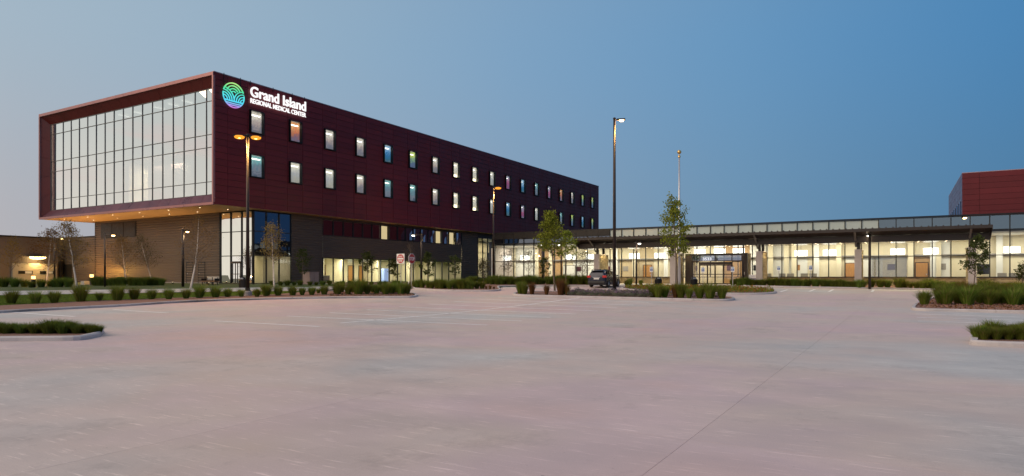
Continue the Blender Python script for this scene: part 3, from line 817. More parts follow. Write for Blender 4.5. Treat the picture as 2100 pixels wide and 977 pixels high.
# inside the base: floors and back wall
m = MB(); m.box(XL+.15, X2+12, YL+5.0, YL+5.1, 0, 5.0); m.build('ground_floor_wall', M['cream'], tower)
m = MB(); m.box(XL+.15, X2+12, YL+.15, YL+5.0, 0, .08); m.build('ground_floor', M['ifloor'], tower)
m = MB(); m.box(sx0-.3, X2, YL+.12, YL+5.0, 3.05, 3.15); m.build('ground_ceiling', M['iceil'], tower)
m = MB(); m.box(sx0-.3, X2, YL+6, YL+6.1, 5, HB); m.box(sx0-.3, X2, YL+.12, YL+6, 5.4, 5.5); m.box(XL+5.3, XL+5.4, YL+.2, YL+6, 0, HB-.01); m.box(XL+5.4, XL+5.5, YL+5.2, YL+6, 5, HB-.01); m.build('upper_room_wall', M['greypaint'], tower)
m = MB(); m.box(XL+.3, XL+5.3, YL+5.2, YL+5.3, 5, HB-.02); m.box(XL+.25, XL+5.3, YL+.2, YL+5.2, 3.5, 3.6); m.build('corner_hall_wall', M['greypaint'], tower)
m = MB(); m.box(XL+5.6, XL+5.65, YL+.2, YL+5.0, .1, 3); m.box(sx0-.35, sx0-.3, YL+.2, YL+5, .1, 3.05)
for k in (3, 7, 11, 14): m.box(posts[k]+.3, posts[k]+.36, YL+2.2, YL+5, .1, 3.05)
m.build('partition', M['cream'], tower)
def wood_door(x, y, parent, z=.09, h=2.15, w=1.0, face=-1):
    m = MB(); m.box(x, x+w, y-.05, y, z, z+h); o = m.build('wood_door', M['wood'], parent)
    m = MB(); m.box(x+w-.14, x+w-.06, y-.10, y-.051, z+.95, z+1.08); m.build('handle', M['steel'], o)
    m = MB(); m.box(x-.08, x-.003, y-.06, y, z, z+h+.08); m.box(x+w+.003, x+w+.08, y-.06, y, z, z+h+.08); m.box(x-.003, x+w+.003, y-.06, y, z+h+.003, z+h+.08); m.build('door_frame', M['bronze'], o)
for sx in (2.4, 5.2, 9.2, 11.2, 18.6, 24.0): wood_door(sx0+sx, YL+4.98, tower)
for i in range(9): area(TP(sx0+1.6+3.2*i, YL+1.7, 3.0), 1.8, .5, 160 if i > 2 else 250, (1, .90, .66), rot=(0,0,TH))
area(TP(XL+2.6, YL+2.6, 3.4), 2.5, 2.5, 170, (1, .84, .52), rot=(0,0,TH))
# things seen inside the ground floor: counter, drinks machine
m = MB(); m.box(sx0+.2, sx0+1.7, YL+.6, YL+1.1, .1, .95); m.build('reception_counter', M['greypaint'], tower)
mach = pbr('machine_front', (.25,.35,.65), .3, emit=(.45,.6,1), es=.6)
m = MB(); m.box(sx0+12.2, sx0+13.0, YL+1.4, YL+2.1, .1, 1.9); m.build('drinks_machine', mach, tower)
# upper hall glass beyond the ribbed wall
curtain('x', YL, [X2+.06+1.45*i for i in range(8)], [.67, 2.9, 6.3, 7.0], tower, lambda i, j: M['gl_clear'], 1)
m = MB(); m.box(X2, X2+11, YL, YL+.1, 7.0, HB); m.box(X2, X2+11, YL-.03, YL+.1, 0, .66); m.build('head_panel', M['bronze'], tower)
m = MB(); m.box(X2, X2+11, YL+.1, YL+5, 6.9, 7.0); m.build('hall_ceiling', M['iceil'], tower)
m = MB(); m.box(X2, X2+12, YL+4.8, YL+4.9, 5, 7.0); m.build('hall_wall', M['cream'], tower)
for i in range(3): area(TP(X2+2+3.4*i, YL+2.2, 6.7), 2.5, 1.5, 190, (1, .86, .58), rot=(0,0,TH))
# remaining body of the base so that nothing is hollow from the side
m = MB(); m.box(XL+.1, BX, YL+6.2, BY, 0, HB-.01); m.box(X2+11, BX, YL, YL+6.2, 0, HB-.01); m.build('base_body', M['bronze'], tower)

# downlights in the cantilever soffit
for (a, b) in ((1.3, 4.0), (1.3, 9.2), (1.3, 14.4), (1.3, 19.6), (1.3, 24.8), (1.3, 30.0), (3.9, 3.2), (3.9, 8.2), (3.9, 13.2), (3.9, 18.2), (3.9, 23.4), (3.9, 28.6)):
    m = MB(); m.lathe([(.065, -.008), (.065, .02)], 10, (a, b, ZB)); dl = m.build('downlight', M['downl'], tower)
    spot(TP(a, b, ZB-.05), 75, (1, .62, .28), 125, .6, r=.1)

# added uplights, made up to brighten the soffit and the ribbed wall
for i, t in enumerate((4, 10, 15.5, 21, 26.5, 31)):
    e = empty('added_uplight', TP(Cx-3.2, t, 0), 0, 'small added uplight in the bed before the ribbed wall, %s from the right' % ordn(i), 'uplight', 'added uplights before the ribbed wall')
    m = MB(); m.lathe([(.09, -.1), (.10, .22), (.08, .23)], 10); m.build('housing', M['black'], e)
    m = MB(); m.lathe([(.07, .231), (.06, .24)], 10); m.build('lens', M['downl'], e)
    spot(TP(Cx-3.6, t, .30), 900, (1, .62, .28), 112, .8, r=.1, rot=(R(180), 0, 0))
# conduits climbing to the parapet beside the sign
for s in (1.1, 2.95, 4.1, 6.9, 9.4, 11.1):
    m = MB(); m.tube([(s, -.03, ZT-(.95 if s < 4 else .3)), (s, -.03, ZT+.16)], .035, 6); m.build('conduit', M['black'], tower)

# ---------------------------------------------------------------- illuminated sign
def text_mesh(body, size, width=None, off=0.0, ext=.03, mat=None, name='lettering', parent=None, spacing=1.0, cap=None):
    cu = bpy.data.curves.new('t', 'FONT'); cu.body = body; cu.size = size; cu.offset = off; cu.extrude = ext; cu.space_character = spacing
    cu.resolution_u = 4
    o = bpy.data.objects.new('t', cu); COL.objects.link(o)
    bpy.context.view_layer.update()
    me = bpy.data.meshes.new_from_object(o.evaluated_get(bpy.context.evaluated_depsgraph_get()))
    bpy.data.objects.remove(o); bpy.data.curves.remove(cu)
    xs = [v.co.x for v in me.vertices]; ys = [v.co.y for v in me.vertices]; x0, x1 = min(xs), max(xs)
    sx = width/(x1-x0) if width else 1
    sy = 1
    for v in me.vertices:
        x, y, z = v.co; v.co = ((x-x0)*sx, -z, y)      # stands up in the xz plane, facing -y
    me.materials.clear(); me.materials.append(mat); me.name = name
    r = bpy.data.objects.new(name, me); COL.objects.link(r)
    if parent is not None: r.parent = parent
    return r
sign = empty('building_sign', TP(2.1, -.02, 18.5), TH, 'illuminated white hospital name lettering and round rainbow logo on the red facade', 'sign')
letm = glow('white_letter', (1, .97, .98), 1.15)
def halo(parent, x0, x1, z0, z1): pass
yo = -.16
t1 = text_mesh('Grand Island', 1.45, 7.15, .022, .05, letm, 'lettering', sign); t1.location = (4.0-2.1, yo, 20.0-1.1-18.5)
t2 = text_mesh('REGIONAL MEDICAL CENTER', .66, 7.15, .008, .04, letm, 'lettering', sign); t2.location = (4.0-2.1, yo, 19.33-1.1-18.5)
for k in range(6):
    for (z, e) in ((19.35, 11), (18.45, 7)): point(TP(4.5+1.25*k, -.22, z), e*.12, (1, .88, .9), .25)
# logo
def logo_mat():
    m = bpy.data.materials.new('logo_gradient'); m.use_nodes = True; t = m.node_tree; t.nodes.clear(); L = t.links.new
    g = t.nodes.new('ShaderNodeTexCoord'); s = t.nodes.new('ShaderNodeSeparateXYZ'); L(g.outputs['Object'], s.inputs[0])
    r = t.nodes.new('ShaderNodeMapRange'); r.inputs[1].default_value = -1.3; r.inputs[2].default_value = 1.3; L(s.outputs[2], r.inputs[0])
    cr = t.nodes.new('ShaderNodeValToRGB'); ramp(cr, [(0, (.75,.20,.75,1)), (.12, (.40,.35,.90,1)), (.25, (.10,.70,.95,1)), (.5, (.10,.85,.85,1)), (.72, (.10,.80,.35,1)), (1, (.55,.95,.25,1))]); L(r.outputs[0], cr.inputs[0])
    e = t.nodes.new('ShaderNodeEmission'); e.inputs[1].default_value = 1.0; L(cr.outputs[0], e.inputs[0]); o = t.nodes.new('ShaderNodeOutputMaterial'); L(e.outputs[0], o.inputs[0]); return m
lm = logo_mat(); LR = 1.25
lg = MB()
def band(pts, w):
    for a, b in zip(pts, pts[1:]):
        d = (b-a); 
        if d.length < 1e-5: continue
        nn = Vector((-d.y, d.x)).normalized()*w/2; e = d.normalized()*w*.12
        q = [a-e+nn, a-e-nn, b+e-nn, b+e+nn]
        lg.add([(p.x, -.14, p.y) for p in q] + [(p.x, -.06, p.y) for p in q], [(0,1,2,3),(0,4,5,1),(1,5,6,2),(2,6,7,3),(3,7,4,0)])
def arc(cx, cy, r, a0, a1, w, clip=True):
    n = 28; run = []
    for i in range(n+1):
        t = R(a0 + (a1-a0)*i/n); p = Vector((cx + r*math.cos(t), cy + r*math.sin(t)))
        if clip and p.length > LR - w*.45:
            if len(run) > 1: band(run, w)
            run = []; continue
        run.append(p)
    if len(run) > 1: band(run, w)
W_ = .105
arc(0, 0, LR-.07, 22, 158, W_, False)
arc(0, 0, LR-.07, 172, 368, W_*.8, False)
arc(0, .12, .80, 24, 156, W_); arc(0, .12, .53, 35, 145, W_); arc(0,.12,.28, 40, 140, W_*.8)
for r in (1.18, .93, .68, .43): arc(-1.12, -.55, r, 2, 92, W_*.75)
for r in (1.08, .83, .58, .35): arc(1.12, -.55, r, 88, 178, W_*.75)
def chord(y, bow, w):
    pts = []
    for i in range(17):
        x = -1.2 + 2.4*i/16; p = Vector((x, y + bow*(x/1.2)**2))
        if p.length < LR-.05: pts.append(p)
    band(pts, w)
chord(-.58, .03, .12); chord(-.80, .05, .10); chord(-.98, .06, .10)
lo_ = lg.build('logo', lm, sign); lo_.location = (0, -.02, 0)
for (dx, dz, c) in ((0, .8, (.3,1,.2)), (-.9, 0, (.1,.9,.9)), (.9, 0, (.1,.9,.9)), (0, -.9, (.6,.3,1))): point(TP(2.1+dx, -.2, 18.5+dz), .9, c, .3)

# ================================================================ service wing at the far left
ex = Cx; ey = BY + 8.0
serv = empty('service_wing', TP(Cx, BY, 0), TH, 'low brown service wing left of the tower with a lit dock wall', 'building')
hs = 5.9
# local frame as the tower but shifted; wall along y from 0..8 at x=0, then along -x at y=8
ribs('ribbed_wall', 'y', .12, 8.0, 0, .12, hs, -1, M['corr'], serv)
m = MB(); m.box(.05, 14, .15, 14, 0, hs-.05); m.box(-12.7, .05, 8.15, 20, 0, hs-.05); m.build('wing_body', M['bronze'], serv)
npan = 6
for i in range(npan):
    a = -.05 - 2.1*i; m = MB(); m.box(a-2.085, a-.01, 8.0, 8.12, .10, 3.62 if 1 <= i <= 0 else hs-.12); m.build('cladding_panel', M['corr2'], serv)
m = MB(); m.box(-12.7, .1, 7.9, 8.3, hs-.12, hs+.04); m.box(-.12, .3, .02, 7.9, hs, hs+.06); m.build('coping', M['black'], serv)
dz = 3.6-1.1
m = MB(); m.box(-5.9, -.9, 7.62, 7.98, .05, dz); m.build('lower_wall', M['offwhite'], serv)
for a in (-5.3, -2.9):
    m = MB(); m.box(a, a+1.6, 7.58, 7.615, 1.15, 1.55); f = m.build('small_window', M['black'], serv)
    m = MB(); m.box(a+.75, a+1.5, 7.565, 7.579, 1.2, 1.5); m.build('pane', M['white'], f)
m = MB(); m.box(-.6, -.3, 7.3, 7.96, .05, 5.85); m.build('downpipe', M['black'], serv)
m = MB(); m.box(-.28, -.02, 7.7, 7.98, .05, 2.3); m.box(-.1, .0, 5.6, 7.6, .05, 2.4); m.build('service_door', M['black'], serv)
def SPt(x, y, z): return TP(Cx+x, BY+y, z)
wl = empty('wall_light', SPt(-3.3, 7.96, 3.35), TH, 'bright warm dome wall light on the brown service wing', 'wall light')
m = smooth_mb(); m.lathe([(.02,.42),(.45,.34),(.85,.12),(1.0,0)], 16); m.build('shade', M['bronze'], wl)
m = smooth_mb(); m.lathe([(.9,-.02),(.8,-.22),(.4,-.34),(.02,-.36)], 16); m.build('lens', glow('wall_lens', (1,.70,.28), 8), wl)
wl.location = SPt(-3.3, 7.2, 3.35)
m = MB(); m.box(-.06, .06, .5, .77, .0, .12); m.build('arm', M['bronze'], wl)
spot(SPt(-3.3, 7.2, 3.0), 420, (1, .62, .26), 150, .5, r=.3)
point(SPt(-3.3, 6.6, 3.3), 50, (1,.6,.2), .2)

# ================================================================ lobby wing
lobby = empty('lobby_wing', L0, TH-R(90), 'long low lobby wing with floor-to-roof glass curtain wall and bright cream interior', 'building')
def LP(x, y, z=0): return L0 + (-V)*x + U*y + Vector((0,0,z))
G0 = 4.69
wl_, wr_ = G0-1.45*22, G0+1.45*22
zl = [.77, 2.74, 5.02, 6.30]
posts = [G0+1.45*i for i in range(-22, 23)]
iv0, iv1 = -1.85, 4.6
def lob_mat(i, j):
    return M['gl_clear'] if j < 2 else (gl_band_l if posts[i] < 16 else gl_band_r)
gl_band_l = glass('frosted_band_glass', .0, (.9,.9,.9)); 
gl_band_l = pbr('frosted_glass_band', (.50, .58, .55), .2, 0, .03, 1, spec=.6)
gl_band_r = glass('upper_band_glass', .30, (.30,.42,.42), (.8,.95,1))
def skipf(i, j):
    a = posts[i]; return (j == 2 and a < -12.7) or (iv0-.2 < a < iv1-1.3 and j == 0)
curtain('x', 0, posts, zl, lobby, lob_mat, 1, skip=skipf, mw=.04)
# dark panels in place of the upper band on the left part
for i, p in enumerate(posts[:-1]):
    if p < -12.7:
        m = MB(); m.box(p+.01, p+1.44, -.14, .02, 5.62, 6.34); m.build('fascia_panel', M['black'], lobby)
        m = MB(); m.quad((p+.05, .0, 5.06), (p+1.4, .0, 5.06), (p+1.4, .0, 5.6), (p+.05, .0, 5.6)); m.build('glass_pane', glass_hi if 'glass_hi' in globals() else M['gl_dark'], lobby)
m = MB(); m.box(wl_, wr_, -.16, .05, 6.35, 6.45); m.build('coping', M['black'], lobby)
# low stone wall below the glass
k = 0
for i, p in enumerate(posts[:-1]):
    if iv0-1.2 < p < iv1-.3: continue
    m = MB(); m.box(p+.004, p+1.446, -.12, .1, -.6, .72); m.build('base_wall_block', M['stone'] if p > -13 else M['pier'], lobby)
m = MB(); m.box(wl_, iv0, -.16, .05, .722, .765); m.box(iv1, wr_, -.16, .05, .722, .765); m.build('sill', M['bronze'], lobby)
# shell
m = MB(); m.box(wl_, wr_, .1, 22, 0, .03); m.build('lobby_floor', M['ifloor'], lobby)
m = MB(); m.box(wl_+.1, wr_, .1, 9.6, 4.72, 4.85); m.build('lobby_ceiling', M['iceil'], lobby)
m = MB(); m.box(wl_+.1, wr_, .10, 22, 6.20, 6.30); m.build('roof', M['roof'], lobby)
IB = 5.0
m = MB(); m.box(wl_+.1, wr_, IB, IB+.1, 0, 4.72); m.build('back_wall', M['cream'], lobby)
m = MB(); m.box(wl_, wl_+.08, .1, 22, 0, 6.3); m.box(wr_-.08, wr_, .1, 22, 0, 6.3); m.box(wl_, wr_, 21.9, 22, 0, 6.3); m.build('end_wall', M['pier'], lobby)
m = MB(); m.box(wl_+.1, wr_, IB-.35, IB-.003, 2.82, 3.02); m.build('bulkhead', M['greypaint'], lobby)
# stretches of the back wall differ in finish
rw = random.Random(5); w = wl_ + .2; fin = [M['cream'], M['cream'], M['white'], pbr('tan_wall', (.55,.44,.28), .7), pbr('grey_wall', (.50,.49,.46), .7), pbr('maple_panel', (.48,.30,.14), .5, 0, .1, 3)]
while w < wr_ - 1:
    ww = rw.uniform(1.4, 4.2); m = MB(); m.box(w, min(w+ww, wr_)-.02, IB-.06, IB-.004, .04, rw.choice([2.8, 4.7, 4.7])); m.build('wall_finish', rw.choice(fin), lobby)
    if rw.random() < .5: m = MB(); m.box(w+.4, w+1.1, IB-.10, IB-.061, 1.5, 2.1); m.build('wall_picture', rw.choice([M['greypaint'], M['sillp'], M['wood'], M['black']]), lobby)
    w += ww
# piers, recesses and doors on the back wall
for px in (1010, 1052, 1100, 1128, 1262, 1300, 1365, 1580, 1612, 1628, 1674, 1720, 1868, 1914, 1924, 2050):
    w = w_of(px, IB-.6); m = MB(); m.box(w-.25, w+.25, IB-.5, IB-.36, .03, 4.72); m.build('interior_pier', M['white'] if px % 4 else M['cream'], lobby)
for px in (1331, 1746, 1890, 2118): wood_door(w_of(px, IB)-.5, IB-.51, lobby, .03)
for px in (1170, 1210): 
    w = w_of(px, IB); m = MB(); m.box(w-.9, w+.9, IB-.42, IB-.36, .03, 2.3); m.build('opening_frame', M['greypaint'], lobby); 
    m = MB(); m.box(w-.8, w+.8, IB-.44, IB-.421, .03, 2.2); m.build('opening', M['white'], lobby)
a, b = w_of(1787, 1.4), w_of(1860, 1.4)
m = MB(); m.quad((a, 1.4, .05), (b, 1.4, .05), (b, 1.4, 2.7), (a, 1.4, 2.7)); m.build('glass_partition', glass('partition_glass', .30, (.45,.42,.38)), lobby)
a, b = w_of(2004, IB-.7), w_of(2029, IB-.7)
m = MB(); m.box(a, b, IB-.7, IB-.62, 1.05, 2.0); m.build('wall_screen', M['black'], lobby)
for px in (1560, 1606, 1652, 2060):
    w = w_of(px, 2.6)
    for e in (-.5, .35):
        m = MB(); m.box(w+e, w+e+.7, 2.3, 2.9, .4, .52); m.box(w+e, w+e+.7, 2.85, 2.95, .52, 1.15)
        for q in (.03, .6): m.box(w+e+q, w+e+q+.05, 2.32, 2.37, .03, .4); m.box(w+e+q, w+e+q+.05, 2.85, 2.9, .03, .4)
        m.build('lobby_chair', M['greypaint'], lobby)
# drum pendants
drum_px = [(1039,1),(1077,1),(1170,1),(1212,1),(1301,1),(1353,1),(1435,2),(1476,2),(1515,2),(1642.6,0),(1701.6,0),(1841,0),(1909,0),(2075,0)]
dm = smooth_mb(); dm.lathe([(.62, 0), (.62, .58)], 24); dm_me = dm.mesh('drum_shade', M['drum'])
dr = MB(); dr.tube([(0,0,.58),(0,0,1.5)], .015, 5); dr_me = dr.mesh('rod', M['black'])
where = {0: 'in the right part of the lobby', 1: 'in the left part of the lobby', 2: 'above the entrance doors'}
cnt = {}
for px, kx in drum_px:
    y = 2.6; w = w_of(px, y); P = LP(w, y, 2.98 if kx != 2 else 3.35)
    cnt[kx] = cnt.get(kx, 0) + 1
    e = empty('pendant_lamp', P, 0, 'white drum pendant lamp %s, %s from the left there' % (where[kx], ordn(cnt[kx]-1)), 'pendant lamp', 'drum pendants in the lobby')
    inst('drum_shade', dm_me, e); inst('rod', dr_me, e)
for i in range(15):
    area(LP(wl_+2.2+4.1*i, 2.4, 4.6), 3.0, 1.6, 185*random.uniform(.65, 1.3), (1, .91, .72), rot=(0,0,TH-R(90)))

# ---------------- entrance vestibule
ves = empty('entrance_vestibule', LP(1.35, -2.0), TH-R(90), 'projecting entrance box with dark piers, sliding glass doors and street number', 'entrance')
def vx(w): return w-1.35
m = MB(); m.box(vx(-1.85), vx(-1.22), 0, .5, 0, 3.25); m.build('pier', M['bronze'], ves)
m = MB(); m.box(vx(3.98), vx(4.55), 0, .5, 0, 3.25); m.build('pier', M['bronze'], ves)
m = MB(); m.box(vx(3.98), vx(4.56), .502, 1.85, 0, 3.24); m.box(vx(-1.86), vx(-1.22), .502, 1.85, 0, 3.24); m.build('side_wall', M['stone'], ves)
m = MB(); m.box(vx(-1.22), vx(3.98), .05, 1.85, 3.13, 3.24); m.build('roof', M['canopy'], ves)
m = MB(); m.box(vx(-1.2), vx(3.96), .0, .12, 3.03, 3.12); m.box(vx(-1.2), vx(3.96), .0, .12, 2.42, 2.50); m.box(vx(-1.2), vx(-1.1), 0, .12, .02, 3.03)
for w in (-.35, 1.3, 3.02): m.box(vx(w)-.04, vx(w)+.04, 0, .12, 2.5, 3.03)
m.build('door_surround', M['bronze'], ves)
m = MB(); m.box(vx(-.35), vx(3.0), -.03, .14, 2.06, 2.36); m.build('door_header', M['bronze'], ves)
gd = glass('door_glass', .10, (.80,.78,.72)); tg = glass('transom_glass', .45, (.25,.30,.40), (.7,.8,1))
m = MB(); m.quad((vx(-1.1), .06, 2.5), (vx(3.96), .06, 2.5), (vx(3.96), .06, 3.03), (vx(-1.1), .06, 3.03)); m.build('transom_pane', tg, ves)
ed = [-1.1, -.35, .5, 1.3, 2.15, 3.0, 3.9]
for i in range(6):
    a, b = vx(ed[i]), vx(ed[i+1]); dy = .04 if i in (2, 3) else .08; top = 2.05 if 1 <= i <= 4 else 2.41
    m = MB(); m.box(a+.002, a+.07, dy, dy+.05, .03, top); m.box(b-.07, b-.002, dy, dy+.05, .03, top); m.box(a+.07, b-.07, dy, dy+.05, top-.08, top); m.box(a+.07, b-.07, dy, dy+.05, .03, .13)
    m.box(a+.07, b-.07, dy+.003, dy+.05, 1.02, 1.10)
    o = m.build('sliding_door' if 1 <= i <= 4 else 'side_light', M['bronze'], ves)
    m = MB(); m.quad((a+.07, dy+.03, .13), (b-.07, dy+.03, .13), (b-.07, dy+.03, top-.08), (a+.07, dy+.03, top-.08)); m.build('pane', gd, o)
nb = text_mesh('3533', .42, .92, .014, .02, letm2 if 'letm2' in globals() else glow('number_letter', (.95,.95,1), .8), 'street_number', ves); nb.location = (vx(.02), -.02, 2.53)
m = MB(); m.box(vx(4.15), vx(4.3), -.06, -.001, 1.0, 1.3); m.build('door_button', M['white'], ves)
for w in (.2, 2.4): area(LP(w, -1.0, 3.05), .8, .5, 22, (1,.85,.6), rot=(0,0,TH-R(90)))

# ---------------- canopy and stone piers
can = empty('entrance_canopy', LP(5, -4.2), TH-R(90), 'long dark steel entrance canopy with raised front edge and lit tan soffit', 'canopy')
def cxx(w): return w-5
def cyy(y): return y+4.2
wa, wb = -13.2, 24.6
# boards of the soffit
nb_ = 28
for i in range(nb_):
    a = wa + (wb-wa)*i/nb_; b = wa + (wb-wa)*(i+1)/nb_
    m = MB(); m.box(cxx(a)+.008, cxx(b)-.008, cyy(-4.35), cyy(-.15), 3.98, 4.02); m.build('soffit_panel', M['soffit2'], can)
m = MB(); m.box(cxx(wa), cxx(wb), cyy(-4.55), cyy(-4.37), 3.93, 4.50); m.box(cxx(wa), cxx(wb), cyy(-4.62), cyy(-4.555), 3.93, 4.0); m.box(cxx(wa), cxx(wb), cyy(-4.62), cyy(-4.555), 4.43, 4.5); m.build('edge_beam', M['canopy'], can)
m = MB(); m.prism([(0,0)], 0, 0) if False else None
# inclined roof: profile in y,z
prof = [(-6.0, 4.88), (-6.0, 5.02), (-.2, 4.50), (-.2, 4.36), (-4.36, 4.55), (-4.56, 4.56)]
vs = []
for w in (wa, wb): vs += [(cxx(w), cyy(y), z) for y, z in prof]
n = len(prof); m.add(vs, [tuple(range(n-1,-1,-1)), tuple(range(n, 2*n))] + [(i, (i+1)%n, (i+1)%n+n, i+n) for i in range(n)]); m.build('canopy_roof', M['canopy'], can)
m = MB(); m.box(cxx(wa)-.04, cxx(wb)+.04, cyy(-6.09), cyy(-6.003), 4.82, 5.08); m.build('fascia', M['canopy'], can)
nr = 72
for i in range(nr):
    a = wa + .2 + (wb-wa-.4)*i/(nr-1); m = MB(); m.add([(cxx(a)-.05, cyy(-6.08), 5.085), (cxx(a)+.05, cyy(-6.08), 5.085), (cxx(a)+.05, cyy(-.3), 4.56), (cxx(a)-.05, cyy(-.3), 4.56), (cxx(a)-.05, cyy(-6.08), 5.16), (cxx(a)+.05, cyy(-6.08), 5.16), (cxx(a)+.05, cyy(-.3), 4.63), (cxx(a)-.05, cyy(-.3), 4.63)], [(0,3,2,1),(4,5,6,7),(0,1,5,4),(1,2,6,5),(2,3,7,6),(3,0,4,7)])
    m.build('roof_seam', M['canopy'], can)
# end gussets
for w in (wa-.045, wb+.005):
    m = MB(); p = [(-6.05, 4.84), (-4.4, 3.95), (-.2, 3.95), (-.2, 4.5), (-6.05, 5.04)]
    vs = [(cxx(w), cyy(y), z) for y, z in p] + [(cxx(w)+.04, cyy(y), z) for y, z in p]
    m.add(vs, [(4,3,2,1,0), (5,6,7,8,9)] + [(i, (i+1)%5, (i+1)%5+5, i+5) for i in range(5)]); m.build('end_plate', M['canopy'], can)
piers = [-11.5+8.65*i for i in range(5)]
for i, w in enumerate(piers):
    # steel on top belongs to the canopy
    m = MB(); m.box(cxx(w)+.18, cxx(w)+.40, cyy(-4.0), cyy(-3.75), 3.32, 3.98); m.build('steel_post', M['canopy'], can)
    m = MB(); m.box(cxx(w)+.18, cxx(w)+.40, cyy(-2.2), cyy(-1.95), 3.32, 3.98); m.build('steel_post', M['canopy'], can)
    m = MB(); m.tube([(cxx(w)+.1, cyy(-3.9), 3.6), (cxx(w)+.1, cyy(-4.62), 4.2), (cxx(w)+.1, cyy(-5.9), 4.86)], .085, 6); m.build('strut', pbr('strut_grey', (.22,.20,.18), .5, .3), can)
pn_ = ['beside the parked car', 'left of the entrance doors', 'right of the entrance doors', 'in the middle of the right part of the canopy', 'at the right end of the canopy']
for i, w in enumerate(piers):
    e = empty('stone_pier', LP(w+.3, -2.8), TH-R(90), 'pale concrete and yellow stone pier ' + pn_[i], 'pier', 'canopy piers')
    m = MB(); m.box(-.3, .28, -1.4, -1.1, -.6, 3.25); m.build('concrete_face', M['pier'], e, .01)
    m = MB(); m.box(-.28, .30, -1.098, 1.4, -.6, 3.24); m.build('stone_face', M['stone'], e)
    m = MB(); m.box(-.33, .34, -1.43, 1.43, 3.252, 3.32); m.build('cap', M['pier'], e)
    spot(LP(w+1.1, -3.0, 3.93), 190, (1, .78, .38), 120, .5, r=.06)
    spot(LP(w+6.3, -.9, 3.93), 330, (1, .80, .40), 130, .5, r=.06)
    spot(LP(w+3.3, -.9, 3.93), 330, (1, .78, .42), 130, .5, r=.06)
for i in range(18):
    w = wa + 1.2 + 2.1*i
    for y in (-1.6, -3.2):
        m = MB(); m.lathe([(.07, -.012), (.07, .01)], 8, (cxx(w), cyy(y), 3.98)); m.build('downlight', M['downl'], can)

# ================================================================ red block far right
kb = Vector(((1973-1050)/FPX*125, 125, 1.1))
rb = empty('office_block', kb, TH-R(90), 'second dark red panelled block rising behind the lobby roof at the far right', 'building')
m = MB(); m.box(.12, 45, .12, 42, 0, 20.2); m.build('core', M['red_dark'], rb)
pw = [0, 2.7, 16.6, 30, 45]
for r in range(9):
    z0 = 11.0 + r*1.04
    for a, b in zip(pw, pw[1:]):
        m = MB(); m.box(a+.02, b-.02, .02, .11, z0+.02, z0+1.02); m.build('wall_panel', M['red'], rb)
    for k2 in range(6):
        m = MB(); m.box(.02, .11, .12+7*k2, 7.1+7*k2, z0+.02, z0+1.02); m.build('wall_panel', M['sillp'], rb)
m = MB(); m.box(0, 45, 0, .2, 20.3, 20.42); m.box(0, .2, .2, 42, 20.3, 20.42); m.build('coping', M['coping'], rb)
for k2 in range(7):
    m = MB(); m.box(-.10, .015, 3.0+4.9*k2, 4.2+4.9*k2, 11.2, 15.3); o = m.build('window', M['black'], rb)
    m = MB(); m.quad((-.11, 3.1+4.9*k2, 11.3), (-.11, 4.1+4.9*k2, 11.3), (-.11, 4.1+4.9*k2, 15.2), (-.11, 3.1+4.9*k2, 15.2)); m.build('pane', M['gl_dark'], o)
# ================================================================ lamp posts
glare_ring_m = glow('orange_glare_ring', (1, .36, .035), 1.3)  # added glowing ring imitates the orange glare around the lamp lens
def lamp_post(name, P, h, label, cat, heads, w=.11, group=None, pedestal=True, head_sz=.62, e=300, col=(1,.55,.16), lens=None, taper=.6, arm=.55):
    """heads: list of direction vectors"""
    r = empty(name, P, 0, label, cat, group)
    z0 = 0
    if pedestal:
        m = MB(); m.lathe([(.30, -.3), (.30, .42), (.27, .46)], 16); m.build('concrete_base', M['conc'], r)
        m = MB(); m.box(-.19, .19, -.19, .19, .461, .50); m.box(-.13, .13, -.13, .13, .50, .68); m.build('base_cover', M['pole'], r); z0 = .5
    m = smooth_mb(); m.tube([(0,0,z0), (0,0,h)], [w, w*taper], 12); m.build('pole', M['pole'], r)
    m = MB(); m.lathe([(w*.8, h-.04), (w*.8, h+.05), (.03, h+.08)], 10); m.build('pole_cap', M['pole'], r)
    for d in heads:
        d = Vector(d).normalized(); n = Vector((-d.y, d.x, 0)); a = d*arm; b = d*(arm+head_sz); z = h-.12
        m = MB(); m.tube([Vector((0,0,z)), a + Vector((0,0,z+.03))], .045, 6); m.build('arm', M['pole'], r)
        m = MB(); hw = head_sz*.28
        top = [a - n*hw*.7, b - n*hw, b + n*hw, a + n*hw*.7]
        m.add([(p.x, p.y, z-.01) for p in top] + [(p.x, p.y, z+.09) for p in top], [(0,3,2,1),(4,5,6,7),(0,1,5,4),(1,2,6,5),(2,3,7,6),(3,0,4,7)])
        hd = m.build('lamp_head', M['pole'], r)
        m = smooth_mb(); c = (a + b)/2 + d*.04
        m.lathe([(.02, -.10), (hw*.75, -.09), (hw*1.0, -.04), (hw*1.02, .0)], 12, (c.x, c.y, z-.015)); m.build('lens', lens or M['lensc'], hd)
        if lens is M['lenso']:
            m = smooth_mb(); m.lathe([(hw*.9, -.17), (hw*1.35, -.12), (hw*1.5, -.03), (hw*1.3, .03)], 16, (c.x, c.y, z-.0)); m.f = m.f[:-2]; m.m = m.m[:-2]; m.build('orange_glare_ring', glare_ring_m, hd)
        if e: point(P + Vector((c.x, c.y, z-.24)), e, col, .12)
    return r
CAMR = Vector((1, 0, 0))
lamp_post('parking_lamp', D(508, 48), 11.75, 'tall dark double-headed parking lamp on round concrete base, glowing orange before the tower', 'street lamp', [(1, .25, 0), (-1, -.2, 0)], .135, e=750, lens=M['lenso'], arm=.10, taper=.62, head_sz=.85)
